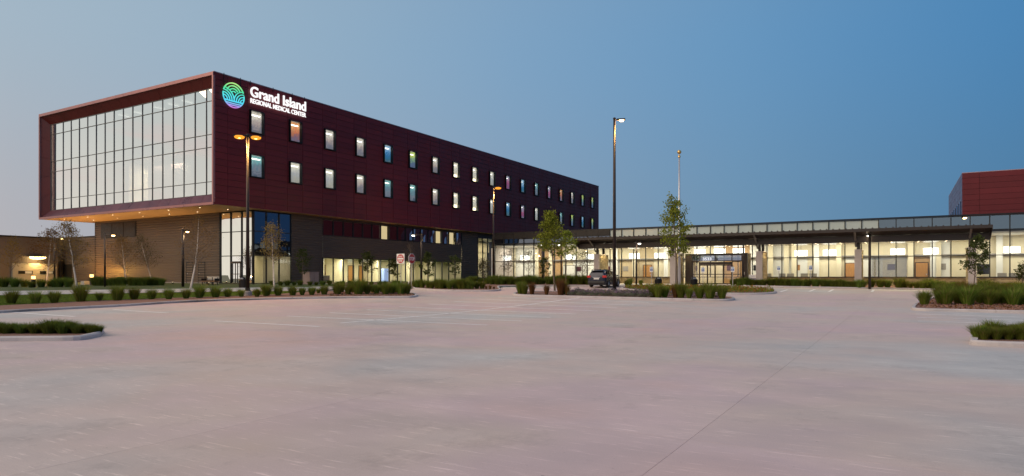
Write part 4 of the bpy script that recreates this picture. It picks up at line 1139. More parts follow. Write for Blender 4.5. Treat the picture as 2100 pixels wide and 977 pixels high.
lamp_post('parking_lamp', D(1012, 78), 11.4, 'tall parking lamp with single orange glowing head before the middle of the tower', 'street lamp', [(1, .1, 0)], .13, e=1300, lens=M['lenso'], arm=.05, head_sz=.9)
lamp_post('parking_lamp', D(1260, 50), 13.35, 'tallest dark parking lamp, in the middle island beside the parked car', 'street lamp', [(1, -.1, 0)], .14, e=500, lens=M['lensw'], arm=.18, pedestal=True, taper=.62)
def path_lamp(px, d, ytop, dirx, label, lensm=None, thick=.085, e=40, arm=.55):
    P = D(px, d); h = (HORI-ytop)/FPX*d + EYE - P.z
    return lamp_post('path_lamp', P, h, label, 'path lamp', [dirx], thick, 'path lamps around the building', False, .5, e, (1,.72,.40), lensm or M['lensw'], .9, arm)
path_lamp(215, 62, 480, (1,-.1,0), 'slim path lamp with long arm before the louvre window of the ribbed wall', arm=.55)
path_lamp(112, 66, 487, (1,-.1,0), 'slim path lamp before the lit wall of the service wing')
path_lamp(375, 62, 472, (1,.6,0), 'thick path lamp beside the steel doors of the ribbed wall', thick=.13, arm=.1, e=55)
path_lamp(864.5, 66, 480, (-1,.1,0), 'path lamp with arm to the left behind the stop sign', M['lensc'])
path_lamp(1305, 65, 497, (.6,-.5,0), 'path lamp before the canopy just right of the parked car', M['lensc'], thick=.09, arm=.05)
path_lamp(1151, 68, 500, (-.5,-.5,0), 'path lamp among the trees left of the canopy', M['lensc'], arm=.05)
path_lamp(1524.5, 66, 489, (.5,-.5,0), 'path lamp before the canopy right of the entrance doors', M['lensc'], arm=.05)
path_lamp(1783.5, 59.5, 480, (.3,1,0), 'thick path lamp before the glass of the right part of the lobby', M['lensc'], thick=.12, e=6, arm=.05)
path_lamp(1113, 70, 500, (0,1,0), 'thick dark path lamp before the middle of the left lobby glass', M['lensc'], thick=.13, e=6, arm=.05)
# roof light near the right end
rl = empty('roof_light', LP(w_of(1979, -.35), -.4, 6.2), 0, 'small bright roof-edge light above the right end of the canopy', 'flood light')
m = MB(); m.box(-.12, .12, -.1, .25, -.05, .12); m.build('housing', M['black'], rl)
m = smooth_mb(); m.lathe([(.02,-.16),(.12,-.11),(.14,-.051)], 10); m.build('lens', M['lensw'], rl)

# bollard lights
for px, y, d, lab in ((68.5, 590, 61, 'square bollard light with glowing top among bushes before the service wing'), (188, 586, 66, 'square bollard light with glowing top at the left end of the ribbed wall')):
    P = D(px, d); b = empty('bollard_light', P, TH, lab, 'bollard light')
    m = MB(); m.box(-.13, .13, -.13, .13, -.1, .85); m.build('post', M['bronze'], b)
    m = MB(); m.box(-.12, .12, -.12, .12, .851, 1.14); m.build('lens', glow('bollard_lens', (1,.55,.18), 4), b)
    m = MB(); m.box(-.15, .15, -.15, .15, 1.141, 1.20); m.build('cap', M['bronze'], b)
    point(P + Vector((.0, .35, .95)), 45, (1, .50, .14), .1)
# warm up-light that washes the left end of the ribbed wall
up = empty('ground_uplight', TP(Cx-1.6, Cy+27.5, 0), 0, 'small buried uplight washing the left end of the ribbed wall orange', 'uplight')
m = MB(); m.lathe([(.12, -.1), (.12, .09), (.09, .1)], 12); m.build('housing', M['black'], up)
m = MB(); m.lathe([(.08, .101), (.07, .112)], 12); m.build('lens', glow('uplight_lens', (1,.5,.12), 6), up)
point(TP(Cx-2.6, Cy+28.3, 1.4), 650, (1, .47, .08), .15)
m = MB(); m.box(-.5, .5, -.35, .35, -.05, .45)
tb = tag(m.build('utility_box', M['conc'], None), 'low pale concrete box at the foot of the ribbed wall beside a bollard light', 'utility box'); tb.location = D(180, 67); tb.rotation_euler[2] = TH

# ================================================================ flagpole
fp = empty('flagpole', D(1393, 64), 0, 'tall bare silver flagpole with gold ball top behind the island tree', 'flagpole')
m = smooth_mb(); m.tube([(0,0,0),(0,0,4),(0,0,12.7)], [.14, .125, .07], 14); m.build('shaft', M['silver'], fp)
m = smooth_mb(); m.lathe([(.02,-.2)] + [(.20*math.sin(R(a)), -.20*math.cos(R(a))) for a in range(15, 180, 15)] + [(.02,.2)], 14, (0,0,13.0)); m.build('ball', M['gold'], fp)
m = MB(); m.lathe([(.09,12.45),(.12,12.5),(.12,12.62),(.05,12.7),(.04,12.82)], 10); m.build('truck', M['gold'], fp)
m = MB(); m.lathe([(.34, 0), (.30, .08), (.17, .22)], 16); m.build('collar', M['silver'], fp)
spot(D(1393, 64) + Vector((-.25, -1.1, .25)), 240, (1,.86,.6), 30, .5, rot=(R(192), 0, 0)).rotation_euler = (Vector((.1, .45, 5))).to_track_quat('-Z', 'Y').to_euler()
m = MB(); m.lathe([(.12,-.1),(.12,.12),(.10,.13)], 10); 
fl = m.build('flagpole_uplight', M['black']); fl.location = D(1393,64) + Vector((-.25,-1.1,.05)); tag(fl, 'small black uplight at the foot of the flagpole', 'uplight')

# ================================================================ signs
def sign_post(name, P, rz, label, h, post_w=.05, cat='road sign', mat='steel'):
    r = empty(name, P, rz, label, cat)
    m = MB(); m.box(-post_w/2, post_w/2, .02, .02+post_w, -.2, h); m.build('post', M[mat], r); return r
redp = pbr('sign_red', (.50, .018, .03), .4, 0, .06, 2); whp = pbr('sign_white', (.80, .80, .78), .4, 0, .05, 2); blp = pbr('sign_blue', (.02, .12, .45), .4)
RZ_U = TH - R(90)          # faces the camera side (-U)
P = D(844.5, 60); zc_ = (HORI-531)/FPX*60 + EYE - P.z
r = sign_post('stop_sign', P, TH, 'red octagonal stop sign on a galvanised post left of the drive', zc_+.45)
def octo(rad): return [(rad*math.cos(R(22.5+45*k)), zc_ + rad*math.sin(R(22.5+45*k))) for k in range(8)]
m = MB(); m.prism(octo(.495), -.012, .012); b = m.build('sign_plate', whp, r)
m = MB(); m.prism(octo(.455), -.018, -.013); m.build('red_field', redp, b)
t = text_mesh('STOP', .42, .74, .014, .002, whp, 'lettering', b); t.location = (-.37, -.022, zc_-.15)
P = D(821.5, 60); zc_ = (HORI-531)/FPX*60 + EYE - P.z
r = sign_post('do_not_enter_sign', P, RZ_U, 'white square sign with red disc reading do not enter, left of the stop sign', zc_+.43)
m = MB(); m.box(-.45, .45, -.012, .012, zc_-.45, zc_+.45); b = m.build('sign_plate', whp, r)
m = MB(); m.prism([(.40*math.cos(R(15*k)), zc_ + .40*math.sin(R(15*k))) for k in range(24)], -.018, -.013); m.build('red_disc', redp, b)
m = MB(); m.box(-.33, .33, -.024, -.019, zc_-.07, zc_+.07); m.build('white_bar', whp, b)
for s, z in (('DO NOT', .13), ('ENTER', -.27)):
    t = text_mesh(s, .19, .46, .008, .002, whp, 'lettering', b); t.location = (-.23, -.023, zc_+z)
m = MB(); m.tube([(0,0,-.1),(0,0,.78)], .045, 8); o = m.build('marker_post', M['white']); o.location = D(838, 58); tag(o, 'short white marker post between the two road signs', 'marker post')
def wheelchair(parent, cx, cz, s, mat, y):
    m = MB()
    def seg(a, b, w):
        a = Vector(a)*s; b = Vector(b)*s; d = (b-a).normalized(); n = Vector((-d.y, d.x))*w*s/2
        q = [a+n, a-n, b-n, b+n]; m.add([(cx+p.x, y, cz+p.y) for p in q], [(0,1,2,3)])
    seg((-.10,.28),(-.05,-.02),.11); seg((-.05,-.02),(.20,-.02),.10); seg((.20,-.02),(.30,-.32),.10); seg((-.08,.14),(.14,.14),.08)
    pts = [(-.02 + .27*math.cos(R(a)), -.14 + .27*math.sin(R(a))) for a in range(120, 345, 25)]
    for a, b in zip(pts, pts[1:]): seg(a, b, .07)
    n = 8; m.add([(cx + s*(-.12 + .075*math.cos(2*math.pi*k/n)), y, cz + s*(.40 + .075*math.sin(2*math.pi*k/n))) for k in range(n)], [tuple(range(n))])
    return m.build('wheelchair_symbol', mat, parent)
ac = [(1336, 553, 62, 'left of the entrance doors beside a litter bin'), (1441.5, 554, 62, 'before the left entrance door'), (1502.5, 553, 62, 'before the right entrance door'), (1597, 551, 64, 'in the hedge right of the entrance, left of its pair'), (1662.5, 550, 63, 'in the hedge right of the entrance, right of its pair')]
for px, yy, d, lab in ac:
    P = D(px, d); z = (HORI-yy)/FPX*d + EYE - P.z
    r = sign_post('accessible_parking_sign', P, RZ_U, 'accessible parking sign ' + lab, z+.26, cat='parking sign'); r['group'] = 'accessible parking signs'
    m = MB(); m.box(-.16, .16, -.01, .01, z-.24, z+.24); b = m.build('sign_plate', whp, r)
    m = MB(); m.box(-.12, .12, -.016, -.011, z-.14, z+.06); b2 = m.build('blue_field', blp, b)
    wheelchair(b, 0, z-.04, .20, whp, -.021)
    m = MB(); m.box(-.13, .13, -.015, -.011, z+.10, z+.20); m.build('blue_band', pbr('band_pale', (.35,.50,.68), .5), b)
# wheel stops
for px in (1585, 1648):
    m = MB(); m.prism([(-1.0,0),(1.0,0),(.96,.12),(-.96,.12)], -.09, .09); o = m.build('parking_block', M['curb'], None, .02)
    p = G(px, 590.5); o.location = p; o.rotation_euler[2] = RZ_U; tag(o, 'pale concrete parking block before the hedge, %s of the pair' % ('left' if px < 1600 else 'right'), 'parking block', 'parking blocks')
# banner sign by the pier
P = D(1544.5, 66); r = empty('notice_sign', P, RZ_U, 'white notice board with purple band standing by the pier right of the doors', 'notice sign')
m = MB(); m.box(-.42, .42, -.02, .02, .12, 1.12); b = m.build('board', whp, r)
pur = pbr('sign_purple', (.16, .10, .28), .5); m = MB(); m.box(-.38, .38, -.026, -.021, .44, .76); m.build('purple_band', pur, b)
m = MB()
for z, w in ((.66, .5), (.52, .36)): m.box(-w/2, w/2, -.030, -.027, z-.025, z+.025)
for z, w in ((1.0, .5), (.90, .34)): m.box(-w/2, w/2, -.026, -.021, z-.02, z+.02)
m.build('print', pbr('sign_print', (.5,.45,.6), .5), b)
m = MB(); m.box(-.40, -.36, .021, .06, -.1, 1.1); m.box(.36, .40, .021, .06, -.1, 1.1); m.build('frame', M['steel'], r)
# utility cabinet
P = D(644.5, 68.5); r = empty('utility_cabinet', P, TH, 'pinkish grey metal cabinet against the dark wall left of the lit windows', 'cabinet')
cabm = pbr('cabinet_paint', (.30, .22, .21), .5, 0, .1, 2)
m = MB(); m.box(-.62, .62, 0, 1.0, .05, 1.30); m.build('body', cabm, r, .015)
m = MB(); m.box(-.66, .66, -.04, 1.04, 1.302, 1.36); m.build('lid', cabm, r)
m = MB(); m.box(-.60, -.01, -.022, -.002, .10, 1.26); m.build('door', cabm, r); m = MB(); m.box(.01, .60, -.022, -.002, .10, 1.26); m.build('door', cabm, r)
m = MB(); m.box(-.70, .70, -.1, 1.1, -.1, .05); m.build('pad', M['conc'], r)

# bench
def bench(P, rz):
    r = empty('bench', P, rz, 'wooden bench with metal back panel before the ribbed wall by the glazed corner', 'bench')
    wd = pbr('bench_wood', (.36,.20,.11), .6, 0, .2, 5)
    for i in range(4): m = MB(); m.box(-1.1, 1.1, -.28+.145*i, -.15+.145*i, .43, .47); m.build('seat_slat', wd, r)
    m = MB(); m.box(-.95, .95, .30, .33, .60, .92); m.build('backrest', M['steel'], r)
    for x in (-.95, -.1, .75):
        m = MB(); m.box(x, x+.07, -.25, -.19, 0, .429); m.box(x, x+.07, .22, .29, 0, .429); m.box(x, x+.07, -.19, .22, .37, .429); m.box(x, x+.07, .27, .299, .43, .85); m.build('leg', M['black'], r)
    m = MB(); m.box(-1.08, -1.03, -.25, .28, .48, .72); m.box(1.03, 1.08, -.25, .28, .48, .72); m.build('armrest', M['black'], r)
bench(D(431, 66.5), TH-R(90))
# litter bins
def bin_(px, d, lab, mat, h=1.0):
    r = empty('litter_bin', D(px, d), 0, lab, 'litter bin', 'litter bins')
    m = MB()
    m.lathe([(.25, 0.02), (.30, .06), (.31, h*.78), (.27, h*.8)], 20); m.build('body', mat, r)
    for k in range(20):
        a = 2*math.pi*k/20; m = MB(); c, s = math.cos(a), math.sin(a)
        m.tube([(c*.325, s*.325, .05), (c*.33, s*.33, h*.76)], .014, 4); m.build('slat', mat, r)
    m = smooth_mb(); m.lathe([(.34, h*.775), (.34, h*.82), (.28, h*.88)], 20); m.build('collar', mat, r)
    m = smooth_mb(); m.lathe([(.25, h*.86), (.24, h*.95), (.17, h*1.04), (.03, h*1.07)], 16); hd = m.build('hood', M['black'], r)
    m = MB(); m.box(-.13, .13, -.262, -.20, h*.885, h*.99); m.build('opening', M['steel'], hd)
bin_(498, 60, 'round brown litter bin before the glazed corner doors', M['bronze'], 1.0)
bin_(1350, 62, 'black round litter bin left of the island tree trunk', M['black'], .95)
bin_(1423, 61, 'black round litter bin just left of the entrance doors', M['black'], .98)

# ================================================================ parked car
car = empty('parked_car', D(1238, 61.5), 0, 'dark blue compact SUV seen from behind with red tail lamps', 'car')
paint = pbr('car_paint', (.010, .018, .045), .22, .3, .03, 1, spec=.8); trim = pbr('car_trim', (.015,.015,.017), .5)
tint = pbr('car_glass', (.006,.007,.010), .12, spec=.4); tyre = pbr('tyre', (.02,.02,.02), .9); rimm = pbr('wheel_rim', (.45,.45,.47), .3, .8); chrome = pbr('chrome', (.75,.75,.78), .15, 1)
tailm = pbr('tail_lamp', (.40,.01,.01), .2, emit=(1,.05,.03), es=.12)
# lofted sections along x (forward); each: x, half width low/belt/roof, z of sill, belt, roof
secs = [(-2.24, .72, .80, .60, .42, .95, 1.00), (-2.18, .82, .88, .66, .30, 1.02, 1.18), (-2.05, .88, .91, .66, .27, 1.05, 1.44), (-1.85, .90, .92, .64, .27, 1.05, 1.58), (-1.2, .91, .93, .63, .27, 1.03, 1.65), (-.3, .91, .93, .62, .27, 1.01, 1.66), (.35, .91, .93, .60, .27, 1.00, 1.60), (.75, .91, .92, .58, .27, 1.00, 1.42), (1.12, .91, .92, .66, .27, 1.00, 1.12), (1.35, .90, .91, .74, .27, .98, 1.03), (1.9, .88, .89, .72, .28, .90, .95), (2.15, .80, .82, .62, .32, .78, .84), (2.26, .66, .68, .50, .42, .62, .68)]
vs = []; fs = []
def ring(s):
    x, wl0, wb0, wr0, zs_, zb, zr = s
    half = [(0, zs_), (wl0*.9, zs_), (wl0, zs_+.10), (wb0, (zs_+zb)/2), (wb0*.985, zb-.03), (wb0*.955, zb), (lerp(wb0*.955, wr0, .88), lerp(zb, zr, .86)), (wr0*.86, lerp(zb, zr, .97)), (wr0*.45, zr), (0, zr+.008)]
    return [(x, y, z) for y, z in half] + [(x, -y, z) for y, z in half[-2:0:-1]]
rings = [ring(s) for s in secs]; n = len(rings[0]); mb = smooth_mb()
for r_2 in rings: vs += r_2
for i in range(len(rings)-1):
    for k in range(n): fs.append((i*n+k, i*n+(k+1)%n, (i+1)*n+(k+1)%n, (i+1)*n+k))
fs.append(tuple(range(n-1,-1,-1))); fs.append(tuple(range((len(rings)-1)*n, len(rings)*n)))
mb.add(vs, fs); body = mb.build('body', paint, car)
sd_ = body.modifiers.new('subd', 'SUBSURF'); sd_.levels = 1; sd_.render_levels = 2
def plate(pts, mat, name, parent=car, th=.02):
    """thin curved plate through given outline of points, pushed out of the body by th"""
    m = MB(); m.add(pts, [tuple(range(len(pts)))]); return m.build(name, mat, parent)
# rear window
m = MB(); m.add([(-2.205,-.60,1.10),(-2.205,.60,1.10),(-2.00,.52,1.50),(-2.00,-.52,1.50),(-2.0,-.60,1.10),(-2.0,.60,1.10),(-1.9,.52,1.50),(-1.9,-.52,1.50)], [(0,3,2,1),(3,7,6,2),(0,1,5,4),(1,2,6,5),(0,4,7,3)]); m.build('rear_window', tint, car)
m = MB(); m.box(-2.16, -1.80, -.55, .55, 1.53, 1.58); m.build('spoiler', paint, car, .02)
for s in (-1, 1):
    m = MB(); y0 = s*.92; y1 = s*.74
    for (xa, xb, xc, xd) in ((-1.80,-1.10,-1.10,-1.62), (-1.04,-.10,-.10,-1.04), (-.04,.98,.52,-.04)):
        q = [(xa, s*.895, 1.08), (xb, s*.895, 1.07), (xc, s*.735, 1.50), (xd, s*.735, 1.50)]
        m.add(q, [(0,1,2,3)])
    m.build('side_window', tint, car)
    m = MB(); m.add([(-2.255,s*.56,.92),(-2.10,s*.915,.90),(-1.88,s*.945,.98),(-1.90,s*.93,1.08),(-2.13,s*.87,1.14),(-2.235,s*.58,1.08)], [(0,1,4,5),(1,2,3,4)] ); 
    tl_ = MB(); tl_.box(-2.27, -2.0, min(s*.58,s*.93), max(s*.58,s*.93), .90, 1.10); tl_.build('tail_lamp', tailm, car, .03)
    m = MB(); m.box(1.9, 2.2, min(s*.5,s*.83), max(s*.5,s*.83), .62, .76); m.build('headlight', chrome, car, .03)
    m = MB(); m.box(.72, .92, min(s*.93,s*1.08), max(s*.93,s*1.08), 1.02, 1.16); m.build('mirror', paint, car, .03)
    m = MB(); m.box(-1.75, .55, min(s*.55,s*.59), max(s*.55,s*.59), 1.655, 1.695); m.build('roof_rail', trim, car)
    for x in (-1.38, 1.36):
        w = smooth_mb(); prof = [(.22,-.11),(.31,-.11),(.345,-.08),(.345,.08),(.31,.11),(.22,.11)]; vs=[]; fs=[]; nn=24
        for r0, yy in prof:
            for k in range(nn): t=2*math.pi*k/nn; vs.append((x+r0*math.cos(t), s*.82+yy, .345+r0*math.sin(t)))
        for i in range(6):
            for k in range(nn): fs.append((i*nn+k, i*nn+(k+1)%nn, ((i+1)%6)*nn+(k+1)%nn, ((i+1)%6)*nn+k))
        w.add(vs, fs); wh = w.build('wheel', tyre, car)
        m = MB()
        for k in range(5):
            t = 2*math.pi*k/5; c, s2 = math.cos(t), math.sin(t)
            m.tube([(x, s*.90, .345), (x+c*.215, s*.90, .345+s2*.215)], .028, 4)
        m.lathe([(.0,0)],3) if False else None
        m.build('rim', rimm, wh)
        m = smooth_mb(); vs=[]; 
        arc_ = MB()
        for k in range(12):
            a0, a1 = math.pi*k/12, math.pi*(k+1)/12
            arc_.add([(x+.36*math.cos(a0), s*.925, .345+.36*math.sin(a0)), (x+.36*math.cos(a1), s*.925, .345+.36*math.sin(a1)), (x+.43*math.cos(a1), s*.935, .345+.43*math.sin(a1)), (x+.43*math.cos(a0), s*.935, .345+.43*math.sin(a0))], [(0,1,2,3)])
        arc_.build('wheel_arch', trim, car)
m = MB(); m.box(-2.34, -2.05, -.84, .84, .34, .60); m.build('rear_bumper', trim, car, .05)
m = MB(); m.box(-2.275, -2.20, -.26, .26, .74, .87); m.build('licence_plate', M['white'], car)
m = MB(); m.box(-2.285, -2.20, -.36, .36, .90, .94); m.build('chrome_bar', chrome, car)
m = MB(); m.box(-2.1, 2.0, -.80, .80, .22, .40); m.build('underbody', trim, car)
car.location = D(1240, 63.3) + Vector((.0, 0, .0)); car.rotation_euler = (0, 0, TH + R(3))
car.location = car.location

# ================================================================ vegetation
M['grass_tip'] = leafmat('straw_blade_tips', (.26, .22, .07))
def blades(n, h, spread, rbase, w, seed, lean=.9, tip=0):
    rnd = random.Random(seed); m = MB()
    for _ in range(n):
        a = rnd.random()*2*math.pi; rb = rbase*math.sqrt(rnd.random()); bx, by = rb*math.cos(a), rb*math.sin(a)
        a2 = a + rnd.uniform(-.5,.5); L_ = h*rnd.uniform(.62, 1.12); o = spread*(rb/rbase*.7+.3)*rnd.uniform(.5, 1.15)
        dx, dy = math.cos(a2), math.sin(a2); px_, py_ = -dy*w*.5, dx*w*.5
        p1 = (bx+dx*o*.35, by+dy*o*.35, L_*.55); p2 = (bx+dx*o, by+dy*o, L_*rnd.uniform(.85,1.0))
        m.add([(bx-px_, by-py_, -.02), (bx+px_, by+py_, -.02), (p1[0]+px_, p1[1]+py_, p1[2]), (p1[0]-px_, p1[1]-py_, p1[2]), p2], [(0,1,2,3),(3,2,4)])
    for i in range(0, len(m.f)//2):
        if (i*7919+seed) % 100 < tip: m.m[2*i+1] = 1
        if (i*104729+seed) % 100 < tip*.5: m.m[2*i] = 1
    return m
gm = [blades(520, .92+.06*i, .58+.04*i, .17+.02*i, .022, 10+i, tip=18).mesh('grass_blade_mass', [M['grass'], M['grass_tip']]) for i in range(4)]
gb = [blades(450, 1.0, .48, .17, .020, 20+i).mesh('grass_blade_mass', [M['grass_br']]) for i in range(2)]
gdk = [blades(430, .95, .60, .22, .026, 30+i).mesh('grass_blade_mass', M['grass_dk']) for i in range(3)]
def catmint(seed):
    rnd = random.Random(seed); m = MB()
    for _ in range(420):
        a = rnd.random()*6.283; r0 = .42*math.sqrt(rnd.random()); z = (.50-.75*r0*r0/.42)*rnd.uniform(.2, 1.05); x, y = r0*math.cos(a), r0*math.sin(a)
        s = rnd.uniform(.018,.035); d = Vector((rnd.uniform(-1,1), rnd.uniform(-1,1), rnd.uniform(-.2,1))).normalized(); e = d.orthogonal().normalized()*s; f = d.cross(e).normalized()*s*1.5; c = Vector((x,y,max(z,.02)))
        m.add([c-e, c+f, c+e, c-f], [(0,1,2,3)], 1 if (z > .28 and rnd.random() < .5) else 0)
    return m
cm = [catmint(40+i).mesh('leaf_mass', [M['catmint'], M['catmint_fl']]) for i in range(3)]
names_used = {}
def clump(P, meshes, hs, label, group, cat='ornamental grass', name='grass_clump', wide=1.0, dz=.09):
    me = random.choice(meshes)
    o = inst(name, me, None, (P.x, P.y, zg(P.y)+dz), random.random()*6.28, (hs*wide, hs*wide, hs))
    return tag(o, label, cat, group)
def row(pts, meshes, hs, fmt, group, wide=1.0, dz=.09, jit=0, **k):
    for i, q in enumerate(pts):
        P = G(*q[:2]) if not isinstance(q, Vector) else q
        clump(P, meshes if not callable(meshes) else meshes(i), hs*random.uniform(.80, 1.16)*(q[2] if (not isinstance(q, Vector) and len(q) > 2) else 1), fmt % ordn(i), group, wide=wide, dz=dz, **k)
# front row along the left kerb
rowA = [(-40,630,.9),(23.6,627),(72,627),(111.5,625.5),(165.5,622.5,1.05),(203.8,620.5,.9),(241,620,1.1),(275,618),(311,617.5,.8),(346,617.5,1.05),(382,616,.9),(409,614.5,1.15),(442,613.5,.9),(467,612.5,.75),(495,612,.65),(527,612.3,.85),(546,610.5,1.15),(570.5,609.8,1.1),(600.5,609.3,1.05),(620,608.8,1.0),(639.5,608.3,.95),(653,605,.6),(665,607.5,.95),(692,607,1.25),(714,607,1.1),(735,607,1.3),(753,606.3,1),(772,606,1.05),(791,606.8,1.3),(803,605,1.2),(822,606.5,.95),(835,606,1.25)]
row(rowA, gm, .88, '%s grass clump from the left in the row along the long kerb', 'grass clumps along the long left kerb', wide=.95)
rowA2 = [(700,602),(722,602),(744,602),(764,602.5),(783,602),(812,603),(828,603.5)]
row(rowA2, gm, .80, '%s grass clump from the left in the back row by the road signs', 'back row of grass clumps by the road signs')
rowL = [(-8,590),(8,591),(30,591),(50,591),(64,592,.8),(85,591.5),(103,590,.7),(112,591),(122,591),(140,591),(196,588),(206,588,1.1),(216,588),(226,588),(236,588),(246,588),(254,588),(270,588),(277,588,.9),(288,588,1.1),(296,588,1.1),(308,587.5),(319,587.5,1.1),(331,587.5)]
row(rowL, gdk, .95, '%s dark grass clump from the left in the bed before the ribbed wall', 'dark grass clumps before the ribbed wall', wide=1.1)
rowW = [(560+14.5*i + random.uniform(-3,3), 587.5 + random.uniform(-1,1), random.uniform(.7,1)) for i in range(20)]
row(rowW, gdk, .62, '%s low grass clump from the left in the bed before the dark wall', 'low grass clumps before the dark wall', wide=1.15)
rowB = [(850,591.5,.9),(857,592),(866,592.3,1.1),(878,593),(886,594),(897,594,1.1),(905,594.5),(912,594,1.2),(922,595,1.05),(934,594.5,1.1),(944,595),(951,595,1.05),(960,595),(968,595,1.05),(978,594.5,.95),(989,594.5,.9)]
row(rowB, gm, .82, '%s grass clump from the left in the bed behind the stop sign', 'grass clumps in the bed behind the stop sign', wide=1.05)
row([(997,595.5,.6),(1005,595.8,.55),(1013,595.4,.5)], gb, .6, '%s low brown grass clump from the left before the narrow lobby panes', 'low brown clumps at the bed end')
def Lq(w, q): return Vector(LP(w, -q))
hedL = [(1000+9.5*i + random.uniform(-2,2), 585.3 + random.uniform(-.7,.7), random.uniform(.85,1.15)) for i in range(23)]
row(hedL, gdk, .92, '%s grass clump from the left in the front row before the left lobby glass', 'front hedge before the left lobby glass', wide=1.25)
hedL2 = [(960+12*i + random.uniform(-3,3), 582.3, random.uniform(.8,1.25)) for i in range(22)]
row(hedL2, gdk, .85, '%s grass clump from the left in the back row before the left lobby glass', 'back hedge before the left lobby glass', wide=1.4)
hedC = [Vector(LP(w_of(1502+9.2*i, -5.0) + random.uniform(-.15,.15), -5.0 + random.uniform(-.2,.2))) for i in range(30)]
row(hedC, gdk, .80, '%s grass clump from the left in the hedge right of the entrance doors', 'hedge right of the entrance doors', wide=1.2)
hedC2 = [Vector(LP(w_of(px, -q), -q)) for px, q in ((1787,3.2),(1806,3.6),(1820,3.2),(1844,3.4),(1856,2.6),(1867,3.4),(1880,3.9),(1892,4.1),(1905,3.0),(1918,4.1),(1930,3.2),(1944,4.1),(1958,3.2),(1972,4.1),(2020,3.6),(2038,2.8),(2055,3.8),(2072,3.0),(2090,3.8),(2112,3.2))]
row(hedC2, gm, .78, '%s grass clump from the left before the stone base right of the last piers', 'clumps before the right stone base', wide=1.1)
rowD = [(1896,628,1.0),(1929,626.5),(1941,628,1.1),(1966,626,.9),(1984,629,1.15),(2010,626,.95),(2028,629,1.1),(2040,627,1.15),(2059,627,.85),(2078,629.5,1.1),(2096,628,1.0),(2115,629,1.1)]
row(rowD, gm, .92, '%s grass clump from the left in the front row of the right island', 'front row of grass clumps on the right island', wide=1.1)
rowD2 = [(1928,616),(1944,617),(1962,615),(1980,617),(1998,615,1.1),(2016,617),(2034,615),(2052,617),(2070,616),(2087,617),(2104,616)]
row(rowD2, gm, .92, '%s grass clump from the left in the middle row of the right island', 'middle row of grass clumps on the right island', wide=1.15)
rowD3 = [(1938,608),(1956,606),(1975,607),(1990,606),(2005,607),(2020,606),(2036,607),(2052,606),(2068,607),(2084,606),(2100,607)]
row(rowD3, lambda i: gb if i in (2,3,6,8) else gm, .95, '%s grass clump from the left in the back row of the right island', 'back row of grass clumps on the right island', wide=1.1)
def shade(i): return gm
row([(1067.5,605,1.05),(1076,606,.8)], gm, 1.0, '%s bright green clump from the left end of the middle island', 'green clumps at the left end of the middle island', wide=.8)
row([(1091,606.3,1.0),(1121,607.3,.85),(1150,608,1.15),(1163,608,.9)], lambda i: gb, 1.0, '%s brown clump from the left in the middle island', 'brown clumps in the middle island', wide=.8)
row([(1153,606,1.2)], gm, 1.0, '%s green clump behind the slim trunk in the middle island', 'green clump behind the slim trunk', wide=.9)
cat_px = [(1173,608.5),(1184,608),(1194,609.5),(1206,608.5),(1217,610),(1231,610),(1243,611),(1256,610),(1268,612),(1280,611),(1291,612.5),(1303,612),(1315,613),(1326,613)]
for i, q in enumerate(cat_px): clump(G(*q), cm, random.uniform(.85,1.2), '%s grey purple flowering shrub from the left along the middle island' % ordn(i), 'grey purple shrubs in the middle island', 'flowering shrub', 'catmint_shrub')
row([(1338,612.5,1.1),(1350,614,.95),(1363,613,1.1),(1396,614,1.1),(1413,615,1.05),(1435,615,1.05),(1456,616,1.15),(1481,616.3,.95)], gm, .95, '%s green grass clump from the left in the right half of the middle island', 'green clumps in the right half of the middle island', wide=.85)
row([(1385,613.5,1)], gb, .9, '%s brown clump at the foot of the island tree', 'brown clump at the island tree', wide=.8)
row([(1292,588,.8),(1314,588,.8),(1285,590,.7)], gm, .9, '%s green clump from the left just right of the parked car', 'clumps right of the parked car', wide=.8)
rowE = [(2006+12.5*i, 701+ (i%2)*2, random.uniform(.8,1.15)) for i in range(12)] + [(2020+15*i, 692, random.uniform(.8,1.1)) for i in range(9)]
row(rowE, gm, .42, '%s low grass clump from the left in the small right foreground island', 'low clumps in the small right foreground island', wide=1.25)
rowF = [(-30+14.5*i, 688+(i%2)*2, random.uniform(.85,1.1)) for i in range(17)]
row(rowF, gdk, .40, '%s low dark grass clump from the left in the small left foreground island', 'low clumps in the small left foreground island', wide=1.35)
# flowers and ground cover: nobody could count these
def cover(name, polypx, n, mats, h, seed, label, cat, size=.035):
    rnd = random.Random(seed); P = smooth_line(Gs(polypx), True, 3); m = MB()
    xs = [p.x for p in P]; ys = [p.y for p in P]; k = 0
    def inside(x, y):
        c = False; j = len(P)-1
        for i in range(len(P)):
            if (P[i].y > y) != (P[j].y > y) and x < (P[j].x-P[i].x)*(y-P[i].y)/(P[j].y-P[i].y)+P[i].x: c = not c
            j = i
        return c
    while k < n:
        x, y = rnd.uniform(min(xs), max(xs)), rnd.uniform(min(ys), max(ys))
        if not inside(x, y): continue
        # mounds
        hh = h*(.45 + .55*abs(math.sin(x*1.9+y)*math.cos(y*1.3-x*.7)))
        z = zg(y) + .09 + hh*rnd.random()**.6; s = rnd.uniform(.6,1.4)*size
        d = Vector((rnd.uniform(-1,1), rnd.uniform(-1,.3), rnd.uniform(-.1,1))).normalized(); e = d.orthogonal().normalized()*s; f = d.cross(e).normalized()*s*1.6; c = Vector((x,y,z))
        m.add([c-e, c+f, c+e, c-f], [(0,1,2,3)], rnd.choices(range(len(mats)), [5,3,2][:len(mats)])[0] if z > zg(y)+.09+hh*.35 else 0); k += 1
    o = m.build(name, mats); tag(o, label, cat, None, 'stuff'); return o
